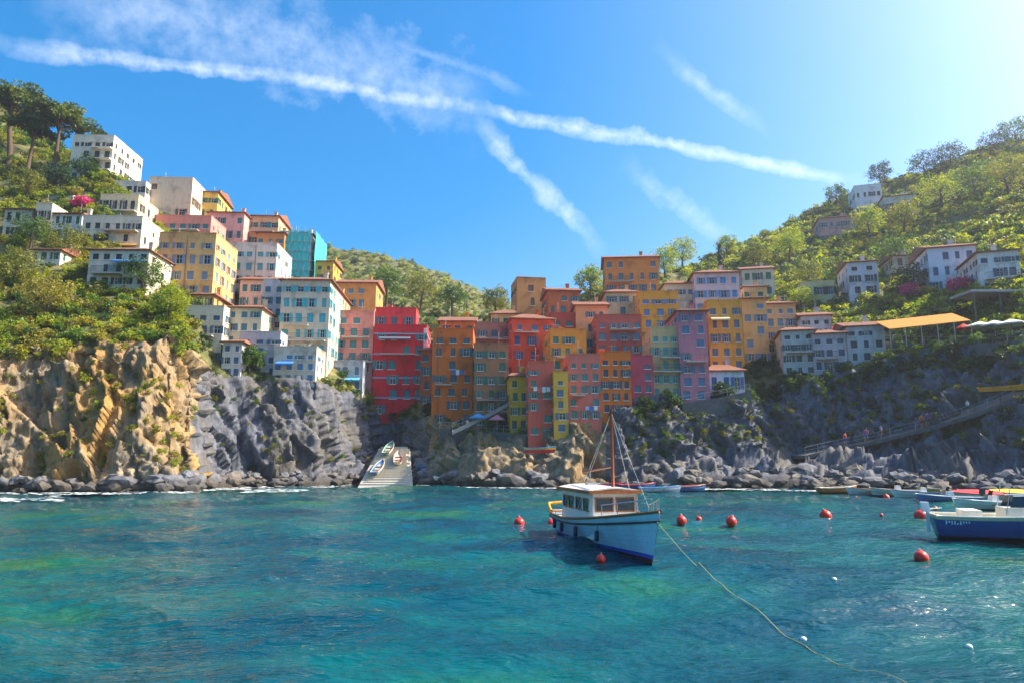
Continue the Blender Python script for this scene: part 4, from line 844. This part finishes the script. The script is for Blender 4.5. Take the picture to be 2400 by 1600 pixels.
def fishing_boat():
    bow = onwater(1530, 1312); stern = onwater(1333, 1243); root = empty('fishing_boat'); L = place(root, stern, bow)
    tag(root, 'pale blue wooden fishing boat with white cabin and mast moored in front', 'fishing boat')
    G = hull_grid(L, 3.0, (1.0, .75, 1.72), .55, .66, .75, .42, 34, 18)
    hull_mesh('hull', G, [(.03, 2), (.17, 1), (9, 0)], [paint('c4e0ee', .28), paint('2a5cc8'), paint('5a2a22', .6)], root)
    deck(G, .22, paint('b8b09a', .7), root)
    rails(G, root, 'gunwale', WOOD, .055); rails(G, root, 'rubbing_strake', plain('dark_strake', '2c2a2c', .5), .04, -.02, .02, -4)
    # planking seams: thin battens along the hull
    for j in (6, 8, 10, 12, 14): rails(G[1:-1], root, 'plank_seam', paint('8fb4cc', .35), .007, 0, .0, j)
    cz = .62; W2 = paint('ece8de', .4); cb = MB(); x0, x1, hw, h = -2.9, 1.55, .98, 1.55        # cabin with openings
    def sidewall(y, sg):
        wins = [(-2.6, -2.0), (-1.75, -1.1), (-.7, .0), (.35, .95)]; zb, zt = cz+.80, cz+1.25; u = x0; q = lambda a, b, c, d: cb.quad((a, y, c), (b, y, c), (b, y-sg*.04, d), (a, y-sg*.04, d))
        q(x0, x1, cz-.3, zb); q(x0, x1, zt, cz+h)
        for a, b in wins: q(u, a, zb, zt); u = b
        q(u, x1, zb, zt); return [(a, b, zb, zt) for a, b in wins]
    wl = sidewall(-hw, -1); sidewall(hw, 1)
    cb.quad((x1, -hw, cz-.3), (x1, hw, cz-.3), (x1-.18, hw-.04, cz+h), (x1-.18, -hw+.04, cz+h)); cb.quad((x0, hw, cz-.3), (x0, -hw, cz-.3), (x0, -hw+.04, cz+h), (x0, hw-.04, cz+h))
    cab = cb.build('cabin', W2, root)
    inn = MB(); inn.box(x0+.08, x1-.3, -hw+.1, hw-.1, cz, cz+h-.05); inn.build('cabin_interior', plain('dark_interior', '20242a', .7), cab)
    for sg in (-1, 1):
        for (a, b, zb, zt) in wl:
            f = MB(); y = sg*(hw-.02); t = .05
            for q in ((a-t, b+t, zb-t, zb), (a-t, b+t, zt, zt+t), (a-t, a, zb, zt), (b, b+t, zb, zt)): f.box(q[0], q[1], y-.03, y+.03, q[2], q[3])
            f.quad((a, y, zb), (b, y, zb), (b, y, zt), (a, y, zt), 1); f.build('window', [WOOD, glassmat()], cab)
    for (a, b) in ((-.8, -.1), (.1, .8)):                                                       # front windows
        f = MB(); z0_, z1_ = cz+.82, cz+1.3; xx = lambda z: x1-.18*(z-cz+.3)/(h+.3)+.015
        for q in ((a-.05, b+.05, z0_-.05, z0_), (a-.05, b+.05, z1_, z1_+.05), (a-.05, a, z0_, z1_), (b, b+.05, z0_, z1_)): f.box(xx(q[2])-.02, xx(q[2])+.02, q[0], q[1], q[2], q[3])
        f.quad((xx(z0_), a, z0_), (xx(z0_), b, z0_), (xx(z1_), b, z1_), (xx(z1_), a, z1_), 1); f.build('window', [WOOD, glassmat()], cab)
    rf = MB(); n = 8
    for k in range(n):
        ya, yb = -1.12+2.24*k/n, -1.12+2.24*(k+1)/n; za, zb = [cz+h+.14*(1-(y/1.12)**2) for y in (ya, yb)]
        rf.hexa([(x0-.2, ya, za), (x1+.1, ya, za), (x1+.1, yb, zb), (x0-.2, yb, zb), (x0-.2, ya, za+.06), (x1+.1, ya, za+.06), (x1+.1, yb, zb+.06), (x0-.2, yb, zb+.06)])
    ro = rf.build('cabin_roof', W2, root); e = MB(); e.box(x0-.24, x1+.14, -1.17, -1.1, cz+h-.06, cz+h+.08); e.box(x0-.24, x1+.14, 1.1, 1.17, cz+h-.06, cz+h+.08); e.box(x1+.1, x1+.15, -1.1, 1.1, cz+h-.05, cz+h+.09); e.build('roof_trim', WOOD, ro)
    m = MB(); zr = cz+h+.12; m.tube([(1.3, 0, cz), (1.3, 0, 5.55)], [.085, .05], 8); mo = m.build('mast', plain('mast_wood', 'a0501e', .45, .2, 5), root, True)
    m = MB(); top = (1.3, 0, 5.4)
    for q in ((4.9, 0, 1.8), (-4.4, .0, 1.0), (.3, 1.4, 1.0), (.3, -1.4, 1.0), ): m.tube([top, q], .006, 4)
    m.build('rigging', plain('rope_white', 'd8d8d0', .7), mo)
    m = MB(); m.tube([(1.3, 0, 3.2), (-2.6, 0, 2.9)], .05, 6); m.build('boom', plain('mast_wood', 'a0501e', .45, .2, 5), mo)
    m = MB()                                                                                     # bow rail
    pr = [(G[i, -1][0], G[i, -1][1]*.9, G[i, -1][2]) for i in (25, 28, 31, 33)]
    for sd in (1, -1):
        m.tube([(a, b*sd, c+.45) for a, b, c in pr], .02, 5)
        for a, b, c in pr: m.tube([(a, b*sd, c), (a, b*sd, c+.45)], .018, 5)
    m.build('bow_rail', plain('steel_rail', 'c8ccd0', .25, metal=.8), root)
    def ring(name, x, y, z, rr, tr, mat, tilt):
        m = MB(); pts = [(rr*math.cos(t), 0, rr*math.sin(t)) for t in np.linspace(0, 2*math.pi, 17)]; m.tube(pts, tr, 7, cap=False); o = m.build(name, mat, root, True); o.location = (x, y, z); o.rotation_euler = (0, 0, tilt); return o
    yel = plain('yellow_plastic', 'd8a020', .4)
    ring('lifebuoy', -3.02, -.2, 1.75, .30, .085, plain('canvas_d8602a', 'd8602a', .6), R(90))
    m = MB(); pts = [(G[0, -1][0]-.05, y, 1.28+.12*math.cos(y)) for y in np.linspace(-1.0, 1.0, 9)]; m.tube([(-3.4, -1.35, 1.1), (-4.3, -1.2, 1.25)]+pts+[(-4.3, 1.2, 1.25), (-3.4, 1.35, 1.1)], .07, 7); m.build('stern_rail', yel, root, True)
    for x, sd in ((-3.2, -1), (-1.6, -1), (.4, -1), (2.2, -1)):
        i = int((x+L/2)/L*34); y = G[i, 12][1]+.11; m = MB(); m.tube([(0, 0, .22), (0, 0, .16), (0, 0, -.16), (0, 0, -.22)], [.02, .09, .09, .03], 8); m.tube([(0, 0, .2), (0, .08, .55)], .01, 4); o = m.build('fender', plain('fender_navy', '26324a', .5), root, True); o.location = (x, y*sd, .55)
    m = MB(); m.box(-.25, .25, -.3, .3, 0, .35); m.box(-.2, .2, -.25, .25, .352, .42); o = m.build('hatch', WOOD, root); o.location = (2.7, 0, .98)
    m = MB(); m.tube([(0, 0, 0), (0, 0, .5)], .07, 7); m.tube([(-.25, 0, .36), (.25, 0, .36)], .04, 6); o = m.build('bitt', WOOD, root); o.location = (3.9, 0, 1.1)
    m = MB(); m.box(-.15, .15, -.2, .2, 0, .12); m.tube([(0, 0, .12), (0, 0, .9)], .02, 5); m.build('mast_lamp', plain('steel_pole', '9aa0a4', .4, metal=.6), ro).location = (-1.6, 0, zr+.05)
    bp = root.matrix_basis @ Vector((L/2+.45, 0, 1.35)); return bp
BOWP = fishing_boat()
def rope():
    pts = [BOWP]+[onwater(x, y, z) for x, y, z in ((1600, 1292, .55), (1645, 1338, .2), (1700, 1374, .12), (1760, 1403, .1), (1850, 1444, .08), (1950, 1487, .05), (2060, 1530, .03), (2200, 1580, .05), (2330, 1625, .03))]
    m = MB(); fin = []
    for a, b in zip(pts[:-1], pts[1:]):
        for k in range(8):
            q = a.lerp(b, k/8)
            if q.z < .25: q.z = max(q.z-.06, 0)+sea_z(q)
            fin.append(q)
    m.tube([p-pts[0] for p in fin]+[pts[-1]-pts[0]], .008, 5); o = m.build('mooring_rope', plain('rope_yellow', 'b8a060', .8), None, True); o.location = pts[0]; tag(o, 'yellow mooring rope running from the bow of the fishing boat into the water', 'rope')
rope()
def outboard(parent, x, z, col='26282c'):
    m = MB(); m.hexa([(-.28, -.16, .3), (.05, -.18, .3), (.05, .18, .3), (-.28, .16, .3), (-.34, -.13, .75), (.0, -.15, .75), (.0, .15, .75), (-.34, .13, .75)]); m.box(-.14, .0, -.06, .06, -.6, .298); m.tube([(.05, 0, .45), (.55, 0, .5)], .025, 5); o = m.build('outboard_motor', plain('motor_'+col, col, .35), parent); o.location = (x, 0, z); return o
def blue_boat():
    stern = onwater(2188, 1252); bow = stern+Vector((6.3, -2.4, 0)); root = empty('motor_boat'); L = place(root, stern, bow); tag(root, 'dark blue motor boat with cream deck cut off by the right edge', 'motor boat')
    G = hull_grid(L, 2.5, (.95, .85, 1.25), .35, .9, .6, .5, 26, 14); hull_mesh('hull', G, [(.03, 2), (('v', 12), 1), (9, 0)], [paint('2f5a9a', .25), paint('d9d0b8', .35), paint('20242c')], root); deck(G, .12, paint('d9d0b8', .5), root); rails(G, root, 'gunwale', paint('e6dfca', .35), .05)
    m = MB(); m.hexa([(-.6, -.85, .8), (1.9, -.7, .85), (1.9, .7, .85), (-.6, .85, .8), (-.6, -.75, 1.35), (1.2, -.55, 1.35), (1.2, .55, 1.35), (-.6, .75, 1.35)]); m.build('cuddy', paint('e6dfca', .35), root)
    f = MB(); f.quad((1.25, -.6, 1.36), (1.25, .6, 1.36), (.75, .5, 1.9), (.75, -.5, 1.9), 1); f.quad((-.4, -.74, 1.36), (1.25, -.6, 1.36), (.75, -.5, 1.9), (-.2, -.62, 1.85), 1); f.quad((-.4, .74, 1.36), (1.25, .6, 1.36), (.75, .5, 1.9), (-.2, .62, 1.85), 1)
    f.tube([(-.2, -.62, 1.86), (.75, -.5, 1.91), (.75, .5, 1.91), (-.2, .62, 1.86)], .03, 5); f.tube([(1.25, -.6, 1.37), (.75, -.5, 1.91)], .025, 5); f.tube([(1.25, .6, 1.37), (.75, .5, 1.91)], .025, 5); gl = glassmat(); f.build('windscreen', [paint('e8ecee', .3), gl], root)
    m = MB()
    for x in (-.3, .9): m.tube([(x-.3, -.8, .95), (x, -.75, 2.3), (x, .75, 2.3), (x-.3, .8, .95)], .025, 5)
    m.build('canopy_frame', plain('steel_rail', 'c8ccd0', .25, metal=.8), root)
    m = MB(); m.tube([(1.9, -.75, 1.5), (2.9, -.35, 1.65), (3.4, 0, 1.7), (2.9, .35, 1.65), (1.9, .75, 1.5)], .02, 5)
    for p_ in ((1.9, -.75, 1.5), (2.9, -.35, 1.65), (1.9, .75, 1.5), (2.9, .35, 1.65)): m.tube([p_, (p_[0], p_[1], 1.0)], .018, 5)
    m.build('bow_rail', plain('steel_rail', 'c8ccd0', .25, metal=.8), root)
    m = MB(); m.box(-2.2, -1.5, -.8, .8, .8, 1.2); m.build('seat', paint('efe6d4', .6), root); outboard(root, -L/2-.1, .75, 'd8dcde')
    # two rows of small pale letters, too worn to read, at the stern quarter of the side
    t = MB(); 
    for r_ in range(2):
        for k in range(9-r_*2):
            x = -L/2+.35+k*.11; i = (x+L/2)/L*26; y = float(np.interp(i, range(27), G[:, 11-r_][:, 1]))+.012; z = float(np.interp(i, range(27), G[:, 11-r_][:, 2]))
            if (k*7+r_) % 5 != 3: t.box(x, x+.055, -y-.004, -y+.0, z-.06, z+.05)
    t.build('lettering', paint('c8d4e4', .5), root)
blue_boat()
def small_boat(name, label, px, py, L, ang, col, rim, inn='c8c0ae', motor=False, cover=None, z=0.0, Y=None, console=False, cat='rowing boat', bm_=None, group=None):
    b = onwater(px, py) if Y is None else P(px, py, Y); root = empty(name, b+Vector((0, 0, z)), R(ang)); tag(root, label, cat, group)
    G = hull_grid(L, bm_ or L*.36, (.52, .42, .75), .18, .82, .3, .5, 14, 8); st_ = col if isinstance(col, (list, tuple)) else (col,)
    if len(st_) > 1: hull_mesh('hull', G, [(('v', 7), 0), (('v', 5), 1), (('v', 3), min(2, len(st_)-1)), (9, len(st_)-1)], [paint(c) for c in st_], root)
    else: hull_mesh('hull', G, [(.02, 1), (9, 0)], [paint(st_[0]), paint('2c3038')], root)
    deck(G, .3, paint(inn, .7), root); rails(G, root, 'gunwale', paint(rim), .04)
    if cover:
        c = MB()
        for i in range(2, 12):
            a, e = G[i, -1], G[i+1, -1]; ha, he = .28*math.sin(math.pi*i/13), .28*math.sin(math.pi*(i+1)/13)
            for sd in (1, -1): c.quad((a[0], a[1]*1.04*sd, a[2]+.02), (e[0], e[1]*1.04*sd, e[2]+.02), (e[0], 0, e[2]+.08+he), (a[0], 0, a[2]+.08+ha))
        c.build('cover', plain('canvas_'+cover, cover, .8), root)
    else:
        for x in (-L*.2, L*.08):
            m = MB(); hw = L*.155; m.box(x-.11, x+.11, -hw, hw, .3, .36); m.build('thwart', WOOD, root)
    if console: m = MB(); m.hexa([(-.3, -.3, .15), (.3, -.3, .15), (.3, .3, .15), (-.3, .3, .15), (-.2, -.28, .95), (.15, -.28, .95), (.15, .28, .95), (-.2, .28, .95)]); m.build('console', paint('e8e6e0', .4), root); f = MB(); f.quad((.2, -.28, .96), (.2, .28, .96), (.05, .25, 1.3), (.05, -.25, 1.3)); f.build('windscreen', glassmat(), root)
    if motor: outboard(root, -L/2-.02, .42)
    return root
GA = 'small boats drawn up at the centre shore'; GB = 'boats moored along the right shore'
for a in [
 ('rowing_boat', 'blue rowing boat with orange rim, rightmost at the centre shore', 1605, 1149, 4.6, 8, '2f7fc4', 'd8722a'), ('rowing_boat', 'white rowing boat next to the blue one at the centre shore', 1545, 1152, 4.4, 4, 'd8e4ea', '4a90c0'),
 ('rowing_boat', 'turquoise rowing boat behind the white one at the centre shore', 1530, 1142, 4.2, 175, '4cc0cc', 'e0e0da'), ('rowing_boat', 'navy rowing boat just right of the mast of the fishing boat', 1492, 1144, 4.4, 10, '2a4a90', 'c8482e'),
 ('rowing_boat', 'red rimmed blue rowing boat left of the mast of the fishing boat', 1420, 1143, 4.4, -6, '3a6cb8', 'c83440'), ('rowing_boat', 'orange rowing boat farthest left at the centre shore', 1366, 1146, 4.2, 12, 'd87a2c', '3a8fc0')]:
    small_boat(*a, z=-.02, group=GA)
for a, k in [
 (('motor_boat', 'small cream motor boat at the left end of the right shore row', 2105, 1160, 4.6, 170, 'e0d8c4', 'c8c0b0'), dict(motor=True, console=True)), (('motor_boat', 'white motor boat second from the left in the right shore row', 2165, 1166, 4.8, 165, 'e6e6e2', '3a5a90'), dict(motor=True, console=True)),
 (('rowing_boat', 'yellow rowing boat behind the white motor boats at right', 2215, 1158, 4.4, 160, 'e0b83a', 'e8e0c8'), {}), (('covered_boat', 'boat under a bright red cover at the right shore', 2290, 1170, 5.2, 170, 'd8d0c4', 'e06a3a'), dict(cover='e02a38')),
 (('motor_boat', 'blue and white motor boat in front of the red covered one', 2228, 1178, 4.6, 172, '4a86b8', 'e6e6e2'), dict(motor=True, console=True)), (('covered_boat', 'boat under a yellow cover at the right edge of the shore', 2375, 1168, 4.8, 168, 'e0dcd0', 'd0c8b0'), dict(cover='e0b020')),
 (('rowing_boat', 'white rowing boat low in front of the right boulders', 2040, 1158, 4.2, 178, 'e4e0da', 'b89a70'), {}), (('motor_boat', 'pale motor boat right behind the dark blue motor boat', 2330, 1192, 5.0, 176, 'e8e6de', 'd0d4d8'), dict(motor=True, console=True)),
 (('rowing_boat', 'orange rowing boat at the foot of the right boulders', 1960, 1153, 4.2, 5, 'd07a2e', 'e0d8c4'), {})]:
    small_boat(*a, group=GB, cat='boat', **k)
SB0 = onwater(905, 1137); SB1 = P(925, 1046, 104)
for t_, dx, an, c1, c2, lb in ((.30, -1.4, 80, '3a78b8', 'e0d8c4', 'blue rowing boat pulled up on the left half of the slipway'), (.55, 1.0, 96, 'd8d4c8', 'b84a34', 'white rowing boat with red rim on the slipway'), (.8, -.6, 84, '4a9a90', 'd8cfb8', 'green rowing boat at the top of the slipway')):
    q_ = SB0.lerp(SB1, t_); b_ = small_boat('rowing_boat', lb, 905, 1137, 3.6, an, c1, c2); b_.location = q_+Vector((dx, 0, .45)); b_.rotation_euler = (0, -.42, R(an))
small_boat('striped_boat', 'boat with blue, yellow and red stripes standing on the rocks at the centre', 1264, 1062, 4.0, 4, ('2f8fc0', 'e0a82c', 'c82c40'), '2f8fc0', Y=90, z=.2)
small_boat('yellow_canoe', 'long orange yellow canoe lying along the railed cliff path at the right edge', 2362, 926, 5.6, -40, 'e0a01e', 'd89018', Y=depth_at(2362, 930)-2.2, z=.5, bm_=.95, cat='canoe')
small_boat('rowing_boat', 'blue rowing boat pulled up beside the slipway', 1005, 1104, 3.8, 40, '2f6cc8', '58c0c0', Y=100, z=.3)
small_boat('rowing_boat', 'white rowing boat lying on the rocks left of the blue one by the slipway', 1050, 1128, 4.0, 15, 'e0e0da', '6a8aa8', Y=94, z=.2)

# ---------------------------------------------------------------- buoys
def lathe(prof, n=20):
    V = [(r*math.cos(2*math.pi*j/n), r*math.sin(2*math.pi*j/n), z) for r, z in prof for j in range(n)]; Fq = [(i*n+j, i*n+(j+1) % n, (i+1)*n+(j+1) % n, (i+1)*n+j) for i in range(len(prof)-1) for j in range(n)]
    return npmesh('float', V, Fq, True)
BUO = paint('e8321e', .35); BUM = lathe([(.001, -1)]+[(math.sin(t), -math.cos(t)) for t in np.linspace(.2, 2.75, 14)]+[(.3, .98), (.24, 1.12), (.001, 1.13)]); BUM.materials.append(BUO)
rm = MB(); rm.tube([(.16*math.cos(t), 0, 1.2+.16*math.sin(t)) for t in np.linspace(0, 2*math.pi, 11)], .045, 5, cap=False); RING = rm.mesh('ring', True); RING.materials.append(plain('rope_white', 'd8d8d0', .7))
for (x, y, d, lab) in [(1217, 1222, 24, 'red buoy farthest left of the fishing boat'), (1292, 1221, 17, 'red buoy touching the stern of the fishing boat'), (1408, 1304, 22, 'red buoy in front of the hull of the fishing boat'), (1597, 1214, 22, 'red buoy just right of the bow of the fishing boat'), (1638, 1213, 13, 'small red buoy second to the right of the bow'), (1714, 1216, 23, 'red buoy between the bow buoys and the middle of the right side'), (1936, 1212, 24, 'red buoy alone in the middle of the right side'), (2160, 1211, 26, 'large red buoy beside the stern of the dark blue motor boat'), (2163, 1336, 26, 'red buoy nearest the camera at lower right'), (2009, 1167, 10, 'tiny red buoy left of the pair near the right boulders'), (2078, 1167, 13, 'small red buoy in front of the right shore boats'), (2154, 1172, 9, 'tiny red buoy close to the white motor boat at right'), (2066, 1206, 7, 'tiny red buoy left of the large one by the blue boat'), (2192, 1188, 9, 'tiny orange buoy above the stern of the dark blue motor boat')]:
    w = onwater(x, y+d*.28); r = d/2/F*w.length; o = link('buoy', BUM); o.location = w+Vector((0, 0, r*.3+max(-.05, sea_z(w)))); o.scale = (r, r, r); o.rotation_euler = (RND.uniform(-.3, .3), RND.uniform(-.3, .3), RND.uniform(0, 3)); tag(o, lab, 'buoy', 'red mooring buoys'); q = link('ring', RING, None, o)
m = MB(); fl = lathe([(.001, -.06), (.06, -.03), (.075, 0), (.05, .035), (.001, .05)], 10); fl.materials.append(plain('white_float', 'e4e4de', .5))
for (x, y, lab) in [(1880, 1452, 'white float on the mooring rope at lower right'), (2266, 1470, 'white float near the lower right corner'), (1957, 1382, 'white float right of the mooring rope')]:
    o = link('float', fl); o.location = onwater(x, y, .0); o.location.z = sea_z(o.location)+.02; tag(o, lab, 'float')

# ---------------------------------------------------------------- people
SKIN = plain('skin', 'c08a68', .6, .08); HAIR = plain('hair', '2e2018', .8)
def body_mesh(pose):
    if pose == 'stand': J = dict(pel=(0, 0, .95), che=(0, .0, 1.32), nec=(0, 0, 1.5), hed=(0, -.02, 1.62), top=(0, -.01, 1.74), sl=(-.19, 0, 1.43), el=(-.27, .03, 1.15), hl=(-.26, -.1, .9), sr=(.19, 0, 1.43), er=(.28, .02, 1.15), hr=(.25, -.12, .92), pl=(-.1, 0, .9), kl=(-.12, -.03, .5), al=(-.13, .03, .08), fl=(-.14, -.14, .03), pr=(.1, 0, .9), kr=(.13, -.01, .5), ar=(.15, .05, .08), fr=(.17, -.12, .03))
    else: J = dict(pel=(0, 0, .12), che=(0, .05, .5), nec=(0, .02, .68), hed=(0, -.03, .8), top=(0, -.02, .92), sl=(-.19, .04, .61), el=(-.28, -.02, .36), hl=(-.2, -.25, .3), sr=(.19, .04, .61), er=(.28, -.02, .36), hr=(.2, -.26, .32), pl=(-.1, -.05, .12), kl=(-.14, -.45, .32), al=(-.14, -.62, -.08), fl=(-.15, -.78, -.1), pr=(.1, -.05, .12), kr=(.15, -.42, .34), ar=(.16, -.55, -.08), fr=(.17, -.7, -.1))
    rad = dict(pel=.15, che=.15, nec=.055, hed=.095, top=.07, sl=.065, el=.045, hl=.035, sr=.065, er=.045, hr=.035, pl=.1, kl=.065, al=.04, fl=.035, pr=.1, kr=.065, ar=.04, fr=.035)
    E = ['pel che', 'che nec', 'nec hed', 'hed top', 'che sl', 'sl el', 'el hl', 'che sr', 'sr er', 'er hr', 'pel pl', 'pl kl', 'kl al', 'al fl', 'pel pr', 'pr kr', 'kr ar', 'ar fr']
    bm = bmesh.new(); sk = bm.verts.layers.skin.verify(); vs = {}
    for k, p_ in J.items(): v = bm.verts.new(p_); v[sk].radius = (rad[k], rad[k]*(.75 if k in ('pel', 'che') else 1)); v[sk].use_root = (k == 'pel'); vs[k] = v
    for e in E: a, b = e.split(); bm.edges.new((vs[a], vs[b]))
    me = bpy.data.meshes.new('body'); bm.to_mesh(me); bm.free(); me.materials.append(SKIN); return me, J
BODY = {p_: body_mesh(p_) for p_ in ('stand', 'sit')}
def person(label, px, py, Y, shirt, shorts, pose='stand', rz=0.0):
    me, J = BODY[pose]; o = link('person', me); o.location = P(px, py, Y)
    if 'path' in label:
        yy = float(np.interp(px, [1890, 1950, 2000, 2060, 2120, 2180, 2230, 2290, 2350], [1066, 1052, 1042, 1030, 1014, 1000, 984, 966, 942])); o.location = PATHP(px, yy)+Vector((0, .9, .02))
    o.rotation_euler = (0, 0, rz); md = o.modifiers.new('skin', 'SKIN'); md.use_smooth_shade = True; o.modifiers.new('sub', 'SUBSURF').levels = 1; tag(o, label, 'person')
    V_ = lambda k: Vector(J[k]); m = MB()
    m.tube([V_('pel'), V_('pel').lerp(V_('che'), .5), V_('che'), V_('nec')+Vector((0, 0, -.06))], [.175, .17, .185, .09], 10)
    for s_ in 'lr': m.tube([V_('s'+s_), V_('s'+s_).lerp(V_('e'+s_), .6)], [.085, .075], 8)
    m.build('shirt', plain('cloth_'+shirt, shirt, .85), o, True); m = MB()
    m.tube([V_('pel')+Vector((0, 0, .1)), V_('pel')+Vector((0, 0, -.06))], [.178, .17], 10)
    for s_ in 'lr': m.tube([V_('p'+s_)+Vector((0, 0, .02)), V_('p'+s_).lerp(V_('k'+s_), .75)], [.115, .09], 8)
    m.build('shorts', plain('cloth_'+shorts, shorts, .85), o, True)
    m = MB(); h = V_('hed'); m.tube([h+Vector((0, .035, -.03)), h+Vector((0, .03, .06)), h+Vector((0, .015, .13)), h+Vector((0, .01, .165))], [.1, .112, .09, .03], 9); m.build('hair', HAIR, o, True); return o
for (l, x, y, Y, s, h, ps, rz) in [
 ('person in a red top and blue shorts standing on the cliff path', 1990, 1040, 85, 'c8202c', '2a4a90', 'stand', .4), ('person in pink and blue walking on the cliff path', 2040, 1030, 83.5, 'd0508a', '2c62c0', 'stand', -.6), ('person in a blue shirt on the middle of the cliff path', 2075, 1022, 82.5, '2f72c8', 'a03030', 'stand', 1.2), ('person in an orange top highest on the cliff path', 2172, 998, 79.5, 'd86a1e', '8a2a20', 'stand', .2),
 ('person in a purple shirt beside the orange one on the path', 2186, 995, 79, '7a3a90', '4a2a2a', 'stand', -.5), ('person in a white shirt near the top of the path', 2282, 965, 75.2, 'e0e0e0', '30343c', 'stand', .8), ('person in black sitting on the right boulders', 1915, 1072, 88, '202226', '40342c', 'sit', .3),
 ('person in an orange top standing at the top of the slipway', 960, 1068, 108, 'd8602a', '30425a', 'stand', .1), ('person in a red shirt sitting beside the slipway', 992, 1098, 101, 'c03030', '2a3a60', 'sit', -.4), ('person in a yellow shirt at the left edge of the slipway', 862, 1092, 105, 'd8a82c', '5a4636', 'stand', .5), ('person in a dark shirt walking down the slipway', 905, 1085, 107, '30343c', '6a5a4a', 'stand', -.2),
 ('person in a white top on the quay below the brown house', 1095, 1008, 100, 'e0dcd4', '3a4a60', 'stand', .9), ('person in a pink top sitting at the centre rocks', 1515, 1108, 90.5, 'd03a6a', '2c3444', 'sit', .2)]:
    person(l, x, y, Y, s, h, ps, rz)

# ---------------------------------------------------------------- thin sea haze
def haze():
    m = bpy.data.materials.new('haze_air'); m.use_nodes = True; N = m.node_tree.nodes; N.remove(N['Principled BSDF']); v = N.new('ShaderNodeVolumePrincipled'); v.inputs['Color'].default_value = (.86, .92, 1, 1); v.inputs['Density'].default_value = HAZE; v.inputs['Anisotropy'].default_value = .35; m.node_tree.links.new(v.outputs[0], N['Material Output'].inputs['Volume'])
    b = MB(); b.box(-1100, 1100, -60, 1100, -6, 190); kind(b.build('haze', m), 'stuff')
if HAZE > 0: haze()
